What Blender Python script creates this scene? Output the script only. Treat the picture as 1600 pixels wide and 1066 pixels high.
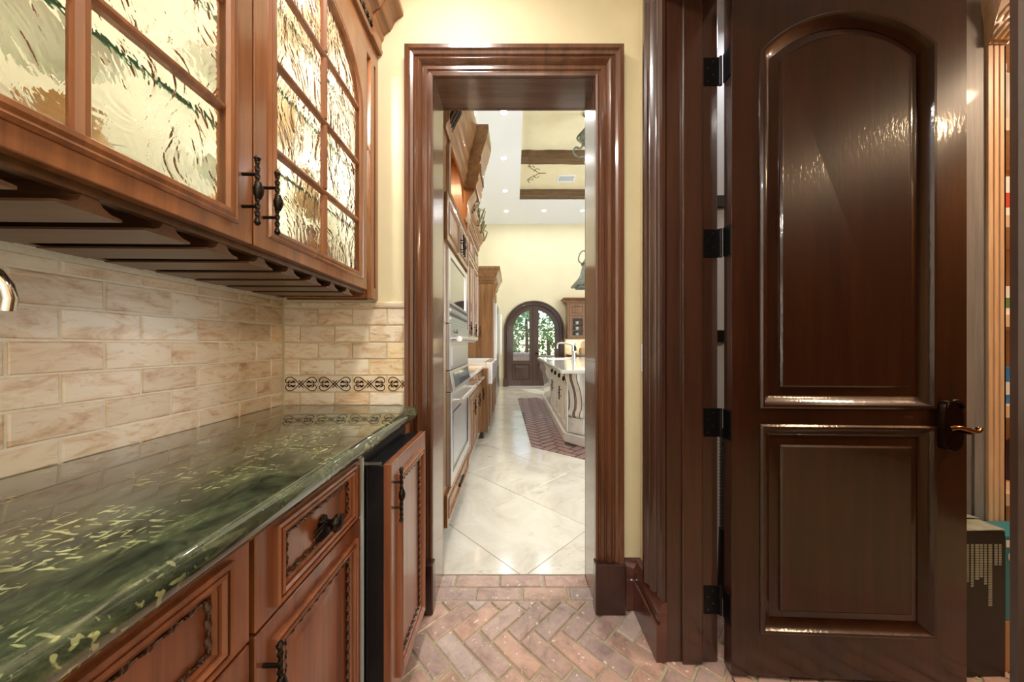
import bpy, bmesh, math, random
from mathutils import Vector, Matrix
from mathutils.geometry import tessellate_polygon
random.seed(7)
S = bpy.context.scene
COL = S.collection
PI = math.pi
for o in list(bpy.data.objects): bpy.data.objects.remove(o)

# ------------------------------------------------------------------ camera
F = 500.0; H = 1.18
cd = bpy.data.cameras.new('camera'); cam = bpy.data.objects.new('camera', cd); COL.objects.link(cam)
cd.sensor_width = 36.0; cd.lens = 36.0*F/1600.0; cd.clip_start = 0.02; cd.clip_end = 300
cd.shift_x = -3/1600.0; cd.shift_y = 5/1600.0
cam.location = (0, 0, H); cam.rotation_euler = (PI/2, 0, 0)
S.camera = cam
# ------------------------------------------------------------------ world, exposure
w = bpy.data.worlds.new('sky'); S.world = w; w.use_nodes = True
nt = w.node_tree; nt.nodes.clear()
wo = nt.nodes.new('ShaderNodeOutputWorld'); bg = nt.nodes.new('ShaderNodeBackground'); sk = nt.nodes.new('ShaderNodeTexSky')
sk.sky_type = 'NISHITA'; sk.sun_elevation = math.radians(48); sk.sun_rotation = math.radians(25); sk.sun_disc = False
bg.inputs[1].default_value = 0.36
nt.links.new(sk.outputs[0], bg.inputs[0]); nt.links.new(bg.outputs[0], wo.inputs[0])
S.view_settings.view_transform = 'Standard'; S.view_settings.look = 'None'
S.view_settings.gamma = 1.0; S.view_settings.use_curve_mapping = False
S.view_settings.exposure = 0.0
S.cycles.max_bounces = 10; S.cycles.transmission_bounces = 10; S.cycles.transparent_max_bounces = 16
S.cycles.sample_clamp_indirect = 6.0

def lamp(name, kind, loc, power, color=(1, 1, 1), size=0.2, size_y=None, rot=(0, 0, 0), spread=None):
    l = bpy.data.lights.new(name, kind); l.energy = power; l.color = color
    if kind == 'AREA':
        if size_y: l.shape = 'RECTANGLE'; l.size = size; l.size_y = size_y
        else: l.shape = 'DISK'; l.size = size
        if spread: l.spread = spread
    elif kind == 'SUN': l.angle = size
    else: l.shadow_soft_size = size
    o = bpy.data.objects.new(name, l); COL.objects.link(o); o.location = loc; o.rotation_euler = rot
    return o
SUN = lamp('sun', 'SUN', (0, 20, 20), 3.2, (1, .95, .85), 0.01, rot=(math.radians(-38), 0, math.radians(20)))
WARM = (1.0, .86, .68); NEUT = (1.0, .955, .89); AMB = (1.0, .68, .40)
# unseen ceiling fixtures of the passage (flush disks); added fill panels behind the camera and at the kitchen side, no windows built
lamp('passage_lamp', 'AREA', (-.25, .95, 2.86), 11, NEUT, .22)
lamp('passage_lamp', 'AREA', (-.15, .05, 2.86), 16, NEUT, .22)
lamp('passage_lamp', 'AREA', (-.15, -.95, 2.86), 16, NEUT, .22)
lamp('passage_rear_fill', 'AREA', (-.2, -1.9, 1.55), 26, (1, .97, .93), 1.2, 1.6, rot=(PI/2, 0, 0))
lamp('kitchen_side_fill', 'AREA', (4.6, 4.2, 2.0), 235, (.90, .95, 1.0), 3.6, 2.4, rot=(0, PI/2, 0))
lamp('pantry_light', 'AREA', (2.45, .05, 2.5), 14, AMB, .3)
lamp('pantry_light', 'AREA', (2.55, .62, 2.6), 27, (1.0, .74, .5), .25)  # extra source added to brighten the fluted pilaster
lamp('pantry_light', 'AREA', (1.25, 1.4, 2.75), 5, (1, .95, .92), .2)  # added fill for the pale wall behind the open door

# ------------------------------------------------------------------ helpers: materials
def lin(c):
    c = c/255.0
    return c/12.92 if c <= .04045 else ((c+.055)/1.055)**2.4
def rgb(r, g, b): return (lin(r), lin(g), lin(b), 1)
class NT:
    def __init__(s, name):
        s.m = bpy.data.materials.new(name); s.m.use_nodes = True; s.t = s.m.node_tree; s.t.nodes.clear()
        s.out = s.t.nodes.new('ShaderNodeOutputMaterial')
    def n(s, typ, **kw):
        nd = s.t.nodes.new(typ)
        for k, v in kw.items():
            if k.startswith('i_'): nd.inputs[int(k[2:]) if k[2:].isdigit() else k[2:].replace('_', ' ')].default_value = v
            else: setattr(nd, k, v)
        return nd
    def l(s, a, b): s.t.links.new(a, b)
    def coords(s, scale=(1, 1, 1), rot=(0, 0, 0), kind='Object', rnd=0.0):
        tc = s.n('ShaderNodeTexCoord'); mp = s.n('ShaderNodeMapping')
        mp.inputs['Scale'].default_value = scale; mp.inputs['Rotation'].default_value = rot
        s.l(tc.outputs[kind], mp.inputs['Vector'])
        if rnd:
            oi = s.n('ShaderNodeObjectInfo'); mu = s.n('ShaderNodeMath', operation='MULTIPLY'); mu.inputs[1].default_value = rnd
            s.l(oi.outputs['Random'], mu.inputs[0]); cx = s.n('ShaderNodeCombineXYZ')
            for i in range(3): s.l(mu.outputs[0], cx.inputs[i])
            s.l(cx.outputs[0], mp.inputs['Location'])
        return mp.outputs[0]
    def noise(s, vec, scale=5, detail=4, rough=.55, dist=0.0):
        n = s.n('ShaderNodeTexNoise'); n.inputs['Scale'].default_value = scale; n.inputs['Detail'].default_value = detail
        n.inputs['Roughness'].default_value = rough; n.inputs['Distortion'].default_value = dist
        s.l(vec, n.inputs['Vector']); return n.outputs['Fac']
    def ramp(s, fac, stops):
        r = s.n('ShaderNodeValToRGB'); e = r.color_ramp.elements
        while len(e) < len(stops): e.new(.5)
        for i, (p, c) in enumerate(stops): e[i].position = p; e[i].color = c if len(c) == 4 else (*c, 1)
        s.l(fac, r.inputs[0]); return r.outputs[0]
    def mix(s, fac, a, b, mode='MIX'):
        m = s.n('ShaderNodeMix', data_type='RGBA', blend_type=mode)
        for sock, v in ((m.inputs[0], fac), (m.inputs[6], a), (m.inputs[7], b)):
            if hasattr(v, 'default_value') or hasattr(v, 'is_linked'): s.l(v, sock)
            else: sock.default_value = v
        return m.outputs[2]
    def bump(s, h, strength=.2, dist=.002, normal=None):
        b = s.n('ShaderNodeBump'); b.inputs['Strength'].default_value = strength; b.inputs['Distance'].default_value = dist
        s.l(h, b.inputs['Height'])
        if normal is not None: s.l(normal, b.inputs['Normal'])
        return b.outputs[0]
    def bsdf(s, color, rough=.5, metal=0, coat=0, coat_rough=.05, bump=None, spec=.5, coat_bump=None, **kw):
        p = s.n('ShaderNodeBsdfPrincipled')
        for sock, v in ((p.inputs['Base Color'], color), (p.inputs['Roughness'], rough)):
            if hasattr(v, 'is_linked'): s.l(v, sock)
            else: sock.default_value = v
        p.inputs['Metallic'].default_value = metal; p.inputs['Coat Weight'].default_value = coat
        p.inputs['Coat Roughness'].default_value = coat_rough; p.inputs['Specular IOR Level'].default_value = spec
        if bump is not None: s.l(bump, p.inputs['Normal'])
        if coat_bump is not None: s.l(coat_bump, p.inputs['Coat Normal'])
        for k, v in kw.items(): p.inputs[k.replace('_', ' ')].default_value = v
        s.l(p.outputs[0], s.out.inputs[0]); return p
def plain(name, c, rough=.5, metal=0, coat=0, noise=0.0, nscale=30, bump=0, **kw):
    t = NT(name)
    v = t.coords(); n = t.noise(v, nscale, 3)
    d = tuple(max(0, x*(1-noise)) for x in c[:3])+(1,); u = tuple(min(1, x*(1+noise)) for x in c[:3])+(1,)
    colr = t.ramp(n, [(.3, d), (.7, u)]) if noise else c
    t.bsdf(colr, rough, metal, coat, bump=t.bump(n, bump, .002) if bump else None, **kw)
    return t.m
def wood(name, a, b, axis=2, rough=.32, coat=.5, coat_rough=.08, scale=1.0, bump=.06, peel=0.0):
    """a darker, b lighter; grain runs along axis"""
    t = NT(name); sc = [22*scale]*3; sc[axis] = 1.2*scale
    v = t.coords(tuple(sc), rnd=9.0)
    n1 = t.noise(v, 1.0, 5, .6, .6); v2 = t.coords(tuple(x*5 for x in sc), rnd=5.0); n2 = t.noise(v2, 1.0, 3, .6)
    big = t.noise(t.coords((2, 2, 2), rnd=3.0), 1.3, 2)
    c = t.ramp(n1, [(.25, a), (.5, tuple((x+y)/2 for x, y in zip(a, b))), (.75, b)])
    c = t.mix(.35, c, t.ramp(n2, [(.35, (.55, .5, .45, 1)), (.6, (1, 1, 1, 1))]), 'MULTIPLY')
    c = t.mix(.5, c, t.ramp(big, [(.3, (.8, .75, .7, 1)), (.7, (1.0, 1.0, 1.0, 1))]), 'MULTIPLY')
    cb = None
    if peel:
        pn = t.noise(t.coords((1, 1, .35)), 90, 2); cb = t.bump(pn, peel, .001)
    t.bsdf(c, rough, 0, coat, coat_rough, spec=.3 if peel else .5, bump=t.bump(n2, bump, .001), coat_bump=cb)
    return t.m
M = {}
M['cherry'] = wood('cherry', rgb(108, 62, 34), rgb(172, 110, 64), 2, coat=.6, coat_rough=.16)
M['cherry_along'] = wood('cherry_along', rgb(112, 66, 36), rgb(176, 116, 70), 1)
M['cherry_red'] = wood('cherry_red', rgb(106, 58, 36), rgb(164, 98, 62), 2, rough=.36, coat=.9, coat_rough=.2)
M['cherry_red_along'] = wood('cherry_red_along', rgb(106, 58, 36), rgb(164, 98, 62), 1, rough=.36, coat=.5)
M['glaze'] = plain('rope_glaze', rgb(66, 36, 20), .25, coat=.8, noise=.4, nscale=60)
M['rackwood'] = wood('rack_wood', rgb(64, 40, 24), rgb(120, 82, 54), 0, rough=.4, coat=.2)
M['casing'] = wood('casing_wood', rgb(72, 42, 26), rgb(122, 76, 48), 2, rough=.3, coat=.7, coat_rough=.1)
M['casing_across'] = wood('casing_across', rgb(84, 58, 42), rgb(124, 88, 64), 0, rough=.25, coat=.8, coat_rough=.08)
M['plinth'] = wood('plinth_wood', rgb(42, 22, 16), rgb(66, 36, 26), 2, rough=.3, coat=.5)
M['doorwood'] = wood('door_wood', rgb(38, 18, 10), rgb(64, 32, 17), 2, rough=.3, coat=1.0, coat_rough=.10, peel=.5)
M['jambwood'] = wood('jamb_wood', rgb(48, 28, 20), rgb(78, 46, 31), 2, rough=.3, coat=.8, coat_rough=.1)
M['baseboard'] = wood('baseboard_wood', rgb(74, 40, 30), rgb(108, 60, 45), 0, rough=.3, coat=.6)
M['kwood'] = wood('kitchen_wood', rgb(96, 62, 36), rgb(166, 118, 74), 2, rough=.32, coat=.4)
M['kwood_along'] = wood('kitchen_wood_along', rgb(96, 62, 36), rgb(166, 118, 74), 1, rough=.32, coat=.4)
M['kdoor'] = wood('arch_door_wood', rgb(58, 38, 30), rgb(88, 62, 50), 2, rough=.35, coat=.3)
M['beam'] = wood('beam_wood', rgb(78, 58, 38), rgb(138, 108, 74), 0, rough=.75, coat=0, bump=.6)
M['maple'] = wood('maple', rgb(220, 182, 142), rgb(242, 210, 172), 2, rough=.45, coat=.1, bump=.02)
M['greywood'] = wood('grey_wood', rgb(118, 118, 120), rgb(160, 158, 158), 2, rough=.5, coat=.1)
M['cream'] = plain('cream_paint', rgb(218, 204, 166), .55, noise=.035, nscale=6, bump=.08)
M['white'] = plain('white_paint', rgb(240, 244, 252), .7)
M['kwall'] = plain('pale_yellow_paint', rgb(224, 215, 184), .7, noise=.03, nscale=2)
M['trayceil'] = plain('tray_plaster', rgb(236, 226, 192), .75, noise=.05, nscale=3)
M['palewall'] = plain('pale_blue_paint', rgb(208, 216, 226), .7)
M['iron'] = plain('dark_iron', rgb(44, 36, 30), .38, metal=.85, noise=.35, nscale=80)
M['bronze'] = plain('dark_bronze', rgb(52, 38, 28), .3, metal=.9, noise=.3, nscale=60)
M['lever'] = plain('aged_brass_lever', rgb(150, 104, 62), .22, metal=1.0)
M['blackiron'] = plain('black_hinge_metal', rgb(20, 18, 18), .35, metal=.6)
M['patina'] = plain('patina_metal', rgb(128, 134, 124), .5, metal=.3, noise=.4, nscale=30)
M['steel'] = plain('stainless_steel', rgb(222, 222, 222), .28, metal=1.0)
M['steeldark'] = plain('dark_steel', rgb(90, 92, 94), .3, metal=1.0)
M['chrome'] = plain('chrome', rgb(225, 228, 232), .06, metal=1.0)
M['blackglass'] = plain('black_glass', rgb(14, 14, 16), .04, coat=1.0)
M['black'] = plain('black_plastic', rgb(14, 15, 20), .35)
M['screen'] = plain('display_glass', rgb(70, 84, 92), .1, coat=1.0)
M['marble'] = plain('white_marble', rgb(232, 228, 220), .12, coat=.4, noise=.05, nscale=5)
M['porcelain'] = plain('porcelain', rgb(240, 240, 238), .12, coat=.6)
M['palemetal'] = plain('pale_strip', rgb(196, 206, 216), .4)
def antique():
    t = NT('antique_white'); v = t.coords((1, 1, 1)); n = t.noise(v, 7, 5, .65)
    c = t.ramp(n, [(.26, rgb(186, 172, 148)), (.40, rgb(232, 228, 218)), (.7, rgb(242, 240, 234))])
    t.bsdf(c, .4, coat=.2); return t.m
M['antique'] = antique()
def granite():
    t = NT('green_granite')
    v = t.coords((1, 1, 1), rot=(0, 0, .5))
    base = t.noise(t.coords((11, 6, 11), rot=(0, 0, .35)), 1.7, 9, .74, .7)
    c = t.ramp(base, [(.26, rgb(16, 22, 20)), (.42, rgb(46, 53, 42)), (.56, rgb(76, 84, 62)), (.70, rgb(116, 122, 88)), (.84, rgb(74, 80, 58))])
    fine = t.noise(t.coords((60, 25, 60), rot=(0, 0, .6)), 1.5, 4, .6)
    c = t.mix(.35, c, t.ramp(fine, [(.35, (.25, .3, .25, 1)), (.65, (1.3, 1.35, 1.2, 1))]), 'MULTIPLY')
    f1 = t.noise(t.coords((40, 140, 90), rot=(0, 0, .75)), 1.0, 1.2, .4, .0)
    f2 = t.noise(t.coords((150, 46, 90), rot=(0, 0, .3)), 1.0, 1.2, .4, .0)
    gate = t.noise(t.coords((5, 5, 5)), 1.5, 3)
    m1 = t.ramp(f1, [(.62, (0, 0, 0, 1)), (.66, (1, 1, 1, 1))]); m2 = t.ramp(f2, [(.63, (0, 0, 0, 1)), (.67, (1, 1, 1, 1))])
    g = t.ramp(gate, [(.46, (0, 0, 0, 1)), (.62, (.9, .9, .9, 1))])
    mm = t.mix(1.0, t.mix(1.0, m1, m2, 'ADD'), g, 'MULTIPLY')
    c = t.mix(mm, c, rgb(182, 186, 132))
    t.bsdf(c, .09, coat=1.0, coat_rough=.03, Coat_IOR=1.7); return t.m
M['granite'] = granite()
def tilemat(name, stops, warm):
    t = NT(name); oi = t.n('ShaderNodeObjectInfo')
    v = t.coords((.55, 1.5, 1), rnd=37.0); n = t.noise(v, 17, 7, .7, .7); n2 = t.noise(v, 55, 4, .6)
    c = t.ramp(n, stops)
    tone = t.ramp(oi.outputs['Random'], [(0, rgb(255, 250, 240)), (.3, rgb(226, 208, 184)), (.6, rgb(252, 244, 230)), (.85, rgb(236, 214, 186)), (1, warm)])
    c = t.mix(.75, c, tone, 'MULTIPLY')
    pits = t.ramp(n2, [(.28, (.55, .45, .36, 1)), (.4, (1, 1, 1, 1))]); c = t.mix(.55, c, pits, 'MULTIPLY')
    t.bsdf(c, .38, coat=.12, coat_rough=.3, bump=t.bump(n2, .35, .002)); return t.m
M['tile'] = tilemat('travertine_tile', [(.3, rgb(196, 160, 128)), (.42, rgb(232, 212, 186)), (.52, rgb(246, 238, 224)), (.75, rgb(250, 246, 238))], rgb(248, 222, 172))
M['grout'] = plain('grout', rgb(240, 234, 222), .8, noise=.06, nscale=80, bump=.2)
def brickmat():
    t = NT('old_brick'); oi = t.n('ShaderNodeObjectInfo'); v = t.coords((1, 1, 1), rnd=29.0)
    c = t.ramp(oi.outputs['Random'], [(0, rgb(180, 152, 140)), (.25, rgb(194, 160, 144)), (.5, rgb(174, 154, 150)), (.75, rgb(198, 160, 140)), (1, rgb(190, 174, 168))])
    n = t.noise(v, 13, 6, .7, .4); c = t.mix(.7, c, t.ramp(n, [(.3, (.42, .38, .38, 1)), (.5, (.95, .93, .92, 1)), (.7, (1.3, 1.26, 1.22, 1))]), 'MULTIPLY')
    n2 = t.noise(v, 46, 3, .6); c = t.mix(t.ramp(n2, [(.64, (0, 0, 0, 1)), (.69, (1, 1, 1, 1))]), c, rgb(232, 220, 206))
    t.bsdf(c, .42, coat=.25, coat_rough=.25, bump=t.bump(n, .5, .003)); return t.m
M['brick'] = brickmat()
M['mortar'] = plain('mortar', rgb(176, 166, 140), .85, noise=.12, nscale=70, bump=.4)
def travfloor():
    t = NT('travertine_floor'); v = t.coords((1, 1, 1), rnd=21.0)
    n = t.noise(v, 2.6, 8, .66, 1.2); c = t.ramp(n, [(.28, rgb(196, 188, 174)), (.45, rgb(222, 215, 200)), (.65, rgb(234, 229, 216))])
    n3 = t.noise(t.coords((2.5, 5, 2.5), rot=(0, 0, .5), rnd=13.0), 1.6, 9, .8, .8)
    c = t.mix(t.ramp(n3, [(.58, (0, 0, 0, 1)), (.72, (.75, .75, .75, 1))]), c, rgb(140, 130, 118))
    t.bsdf(c, .16, coat=.3, coat_rough=.1); return t.m
M['travfloor'] = travfloor()
M['joint'] = plain('floor_joint', rgb(170, 160, 142), .7)
def wavyglass():
    t = NT('wavy_glass'); v = t.coords((1, 1, .7), rnd=11.0)
    n = t.noise(v, 11, 3, .55, 1.2); n2 = t.noise(v, 32, 3, .55, 1.4)
    b = t.bump(n2, .42, .006, t.bump(n, .85, .04))
    g = t.n('ShaderNodeBsdfGlass'); g.inputs['IOR'].default_value = 1.11; g.inputs['Roughness'].default_value = .02
    g.inputs['Color'].default_value = (.99, .985, .96, 1); t.l(b, g.inputs['Normal']); t.l(g.outputs[0], t.out.inputs[0]); return t.m
M['wavyglass'] = wavyglass()
def clearglass(name, colr, ior=1.45, rough=0.0):
    t = NT(name); g = t.n('ShaderNodeBsdfGlass'); g.inputs['IOR'].default_value = ior; g.inputs['Roughness'].default_value = rough
    g.inputs['Color'].default_value = colr; t.l(g.outputs[0], t.out.inputs[0]); return t.m

def thinglass(name='window_glass', tint=(.93, .96, .95, 1)):
    t = NT(name); a = t.n('ShaderNodeBsdfTransparent'); a.inputs[0].default_value = tint
    g = t.n('ShaderNodeBsdfGlossy'); g.inputs['Roughness'].default_value = .02; fr = t.n('ShaderNodeFresnel'); fr.inputs[0].default_value = 1.35
    ge = t.n('ShaderNodeNewGeometry'); iv = t.n('ShaderNodeMath', operation='SUBTRACT'); iv.inputs[0].default_value = 1; t.l(ge.outputs['Backfacing'], iv.inputs[1])
    fm = t.n('ShaderNodeMath', operation='MULTIPLY'); t.l(fr.outputs[0], fm.inputs[0]); t.l(iv.outputs[0], fm.inputs[1])
    mx = t.n('ShaderNodeMixShader'); t.l(fm.outputs[0], mx.inputs[0]); t.l(a.outputs[0], mx.inputs[1]); t.l(g.outputs[0], mx.inputs[2])
    t.l(mx.outputs[0], t.out.inputs[0]); return t.m
M['winglass'] = thinglass()
M['shelfglass'] = thinglass('shelf_glass', (.96, .985, .97, 1))
M['shelfedge'] = plain('green_glass_edge', rgb(60, 120, 92), .15, coat=.5)
def emit(name, c, s):
    t = NT(name); e = t.n('ShaderNodeEmission'); e.inputs[0].default_value = c; e.inputs[1].default_value = s; t.l(e.outputs[0], t.out.inputs[0]); return t.m
M['lens'] = emit('lamp_lens', (1, .96, .9, 1), 14)
M['leaf'] = plain('palm_leaf', rgb(104, 146, 78), .45, noise=.5, nscale=5)
M['leaf2'] = plain('bush_leaf', rgb(128, 164, 96), .5, noise=.5, nscale=9)
M['trunk'] = plain('palm_trunk', rgb(110, 92, 70), .8, noise=.4, nscale=20)
M['paving'] = plain('paving', rgb(196, 186, 172), .8, noise=.1, nscale=4)
M['stone'] = plain('cast_stone', rgb(168, 150, 146), .75, noise=.15, nscale=12)
M['cabin'] = plain('cabinet_lining', rgb(244, 236, 220), .5, noise=.12, nscale=7)

# ------------------------------------------------------------------ helpers: geometry
class MB:
    """gathers verts and faces (in world metres, or through a frame matrix) for ONE mesh"""
    def __init__(s, mat=None): s.v = []; s.f = []; s.M = mat
    def P(s, p):
        p = Vector(p); return s.M @ p if s.M is not None else p
    def add(s, vs, fs):
        b = len(s.v); s.v += [s.P(p) for p in vs]; s.f += [tuple(i+b for i in f) for f in fs]
    def box(s, x0, x1, y0, y1, z0, z1):
        vs = [(x, y, z) for z in (z0, z1) for y in (y0, y1) for x in (x0, x1)]
        s.add(vs, [(0, 2, 3, 1), (4, 5, 7, 6), (0, 1, 5, 4), (2, 6, 7, 3), (0, 4, 6, 2), (1, 3, 7, 5)]); return s
    def prism(s, loops, w0, w1, map3=None):
        """2D loops (outer first, holes after) extruded from w0 to w1; map3(u,v,w)->xyz"""
        mp = map3 or (lambda u, v, q: (u, v, q))
        flat = [p for lp in loops for p in lp]; n = len(flat)
        tris = tessellate_polygon([[Vector((p[0], p[1], 0)) for p in lp] for lp in loops])
        vs = [mp(p[0], p[1], w0) for p in flat]+[mp(p[0], p[1], w1) for p in flat]; fs = []
        for a, b, c in tris: fs.append((a, b, c)); fs.append((c+n, b+n, a+n))
        k = 0
        for lp in loops:
            m = len(lp)
            for i in range(m): j = (i+1) % m; fs.append((k+i, k+j, k+j+n, k+i+n))
            k += m
        s.add(vs, fs); return s
    def loft(s, rings, cap0=True, cap1=True, map3=None):
        """list of rings (equal counts of xyz points); caps tessellated on the ring"""
        n = len(rings[0]); vs = [p for r in rings for p in r]; fs = []
        for k in range(len(rings)-1):
            for i in range(n):
                j = (i+1) % n; fs.append((k*n+i, k*n+j, (k+1)*n+j, (k+1)*n+i))
        if cap0: fs.append(tuple(reversed(range(n))))
        if cap1: fs.append(tuple(range((len(rings)-1)*n, len(rings)*n)))
        s.add(vs, fs); return s
    def tube(s, pts, r, sides=8, caps=True, rf=None):
        pts = [Vector(p) for p in pts]; rings = []; up = None
        for i, p in enumerate(pts):
            t = (pts[min(i+1, len(pts)-1)]-pts[max(i-1, 0)]).normalized()
            if up is None: up = Vector((0, 0, 1)) if abs(t.z) < .9 else Vector((1, 0, 0))
            a = (up-t*up.dot(t)).normalized(); b = t.cross(a); up = a
            rr = r(i/(len(pts)-1)) if callable(r) else r
            ring = []
            for k in range(sides):
                th = 2*PI*k/sides; q = rr*(rf(th, i) if rf else 1)
                ring.append(p+a*math.cos(th)*q+b*math.sin(th)*q)
            rings.append(ring)
        s.loft(rings, caps, caps); return s
    def rope(s, pts, r, pitch=.02, sides=8, lobes=2, depth=.38):
        pts = [Vector(p) for p in pts]; out = []; step = pitch/8
        for a, b in zip(pts, pts[1:]):
            n = max(1, int((b-a).length/step))
            for i in range(n): out.append(a.lerp(b, i/n))
        out.append(pts[-1]); ph = 2*PI*step/pitch
        return s.tube(out, r, sides, True, lambda th, i: 1-depth*.5+depth*.5*math.cos(lobes*(th-i*ph/lobes*1.0)))
    def lathe(s, prof, c=(0, 0, 0), axis=2, seg=16, rf=None):
        """prof: list of (radius, height)"""
        rings = []
        for rr, h in prof:
            ring = []
            for k in range(seg):
                th = 2*PI*k/seg; q = max(rr, 1e-4)*(rf(th, h) if rf else 1); a, b = q*math.cos(th), q*math.sin(th)
                ring.append((c[0]+a, c[1]+b, c[2]+h) if axis == 2 else ((c[0]+h, c[1]+a, c[2]+b) if axis == 0 else (c[0]+a, c[1]+h, c[2]+b)))
            rings.append(ring)
        s.loft(rings); return s
    def sweep(s, prof, path, n, closed=False):
        """moulding: profile (u sideways, v along normal n) mitred along a planar path"""
        n = Vector(n).normalized(); P = [Vector(p) for p in path]; L = len(P); rings = []
        for i in range(L):
            ds = []
            if closed or i > 0: ds.append((P[i]-P[i-1]).normalized())
            if closed or i < L-1: ds.append((P[(i+1) % L]-P[i]).normalized())
            ss = [n.cross(d) for d in ds]
            m = ss[0] if len(ss) == 1 else (ss[0]+ss[1])/max(.2, 1+ss[0].dot(ss[1]))
            rings.append([P[i]+m*u+n*v for u, v in prof])
        k = len(prof)
        if closed:
            vs = [p for r in rings for p in r]; fs = []
            for a in range(L):
                b = (a+1) % L
                for i in range(k): j = (i+1) % k; fs.append((a*k+i, a*k+j, b*k+j, b*k+i))
            s.add(vs, fs)
        else: s.loft(rings)
        return s
    def mesh(s, name, bevel=0.0, smooth=0, origin=(0, 0, 0), seg=1):
        me = bpy.data.meshes.new(name); o = Vector(origin)
        me.from_pydata([tuple(p-o) for p in s.v], [], s.f)
        bm = bmesh.new(); bm.from_mesh(me); bmesh.ops.recalc_face_normals(bm, faces=bm.faces)
        if bevel:
            ed = [e for e in bm.edges if len(e.link_faces) == 2 and e.calc_face_angle(0) > .6]
            bmesh.ops.bevel(bm, geom=ed, offset=bevel, segments=seg, affect='EDGES', profile=.5, clamp_overlap=True)
        bm.to_mesh(me); bm.free()
        if smooth:
            me.shade_smooth() if hasattr(me, 'shade_smooth') else None
            try: me.set_sharp_from_angle(angle=math.radians(smooth))
            except Exception: pass
        return me
ORG = {}
def build(name, mb, mat, parent=None, bevel=0.0, smooth=0, seg=1):
    o_ = ORG.get(parent.name, Vector((0, 0, 0))) if parent else Vector((0, 0, 0))
    me = mb.mesh(name, bevel, smooth, o_, seg); me.materials.append(M[mat] if isinstance(mat, str) else mat)
    ob = bpy.data.objects.new(name, me); COL.objects.link(ob)
    if parent: ob.parent = parent; ORG[ob.name] = o_
    return ob
def tag(o, label, cat, group=None, kind=None):
    o['label'] = label; o['category'] = cat
    if group: o['group'] = group
    if kind: o['kind'] = kind
    return o
def thing(name, label, cat, loc, group=None, kind=None):
    o = bpy.data.objects.new(name, None); COL.objects.link(o); o.location = loc; o.empty_display_size = .05
    ORG[o.name] = Vector(loc); return tag(o, label, cat, group, kind)
def inst(name, me, parent, loc, rot=(0, 0, 0), scale=None):
    ob = bpy.data.objects.new(name, me); COL.objects.link(ob)
    if parent: ob.parent = parent; loc = Vector(loc)-ORG.get(parent.name, Vector((0, 0, 0)))
    ob.location = loc; ob.rotation_euler = rot
    if scale: ob.scale = scale
    return ob
def copy_tree(o, parent=None):
    c = o.copy(); COL.objects.link(c); c.parent = parent
    for ch in list(o.children): copy_tree(ch, c)
    return c
def struct(name, mb, mat, label, cat, bevel=0, smooth=0):
    o = build(name, mb, mat, None, bevel, smooth); return tag(o, label, cat, kind='structure')
def frame(o, ux, uv):
    ux = Vector(ux); uv = Vector(uv); w_ = ux.cross(uv)
    m = Matrix.Identity(4)
    for i in range(3): m[i][0] = ux[i]; m[i][1] = uv[i]; m[i][2] = w_[i]; m[i][3] = o[i]
    return m
def rect(u0, u1, v0, v1): return [(u0, v0), (u1, v0), (u1, v1), (u0, v1)]
def archrect(u0, u1, v0, vs, vt, n=16):
    """rectangle with a segmental (or elliptical) arch top: springs at vs, crown at vt"""
    a = (u1-u0)/2; c = (u0+u1)/2; r = vt-vs; pts = [(u0, v0), (u1, v0)]
    if r > a*.8:
        pts += [(c+a*math.cos(PI*k/n), vs+r*math.sin(PI*k/n)) for k in range(n+1)]
    else:
        R = (a*a+r*r)/(2*r); cy = vt-R; t0 = math.asin(a/R)
        pts += [(c+R*math.sin(t0-2*t0*k/n), cy+R*math.cos(t0-2*t0*k/n)) for k in range(n+1)]
    return pts
def spline(pts, n=6):
    pts = [Vector(p) for p in pts]; out = []
    for i in range(len(pts)-1):
        p0, p1, p2, p3 = pts[max(i-1, 0)], pts[i], pts[i+1], pts[min(i+2, len(pts)-1)]
        for k in range(n):
            t = k/n
            out.append(.5*((2*p1)+(-p0+p2)*t+(2*p0-5*p1+4*p2-p3)*t*t+(-p0+3*p1-3*p2+p3)*t**3))
    out.append(pts[-1]); return out
def u3(pts, w_): return [(p[0], p[1], w_) for p in pts]

# ================================================================== SETTING
DB = 1.437      # face of the wall with the doorway
KN = 1.62       # kitchen face of that wall
XL, XR, XR2 = -1.034, .566, .752
CEIL = 2.9; KC = 4.54; KF = 8.94
xz = lambda u, v, q: (u, q, v)
yz = lambda u, v, q: (q, u, v)
# doorway wall
mb = MB().prism([[(-1.3, 0), (-.381, 0), (-.381, 2.394), (.383, 2.394), (.383, 0), (XR2, 0), (XR2, 4.8), (-1.3, 4.8)]], DB, KN, xz)
wall_back = struct('wall_back', mb, 'cream', 'cream plaster wall around the cased doorway to the kitchen', 'wall')
wall_left = struct('wall_left', MB().box(-1.14, XL-.0028, -2.2, DB, 0, CEIL), 'grout', 'wall behind the tiled backsplash and glass cabinets', 'wall')
mb = MB().prism([[(-2.2, 0), (.332, 0), (.332, 2.484), (1.209, 2.484), (1.209, 0), (DB, 0), (DB, CEIL), (-2.2, CEIL)]], XR, XR2, yz)
wall_right = struct('wall_right', mb, 'cream', 'cream wall holding the dark cased pantry doorway', 'wall')
struct('wall_rear', MB().box(-1.14, XR2, -2.3, -2.2, 0, CEIL), 'cream', 'cream wall behind the viewer', 'wall')
struct('wall_pantry_rear', MB().box(XR2, 3.0, -2.3, -2.2, 0, CEIL), 'kwood', 'wood lined end wall of the pantry behind the viewer', 'wall')  # brown tone put in to darken what the open door reflects
struct('ceiling', MB().box(-1.14, 3.0, -2.3, KN-.02, CEIL, CEIL+.1), 'white', 'white ceiling over the passage and pantry', 'ceiling')
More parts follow.
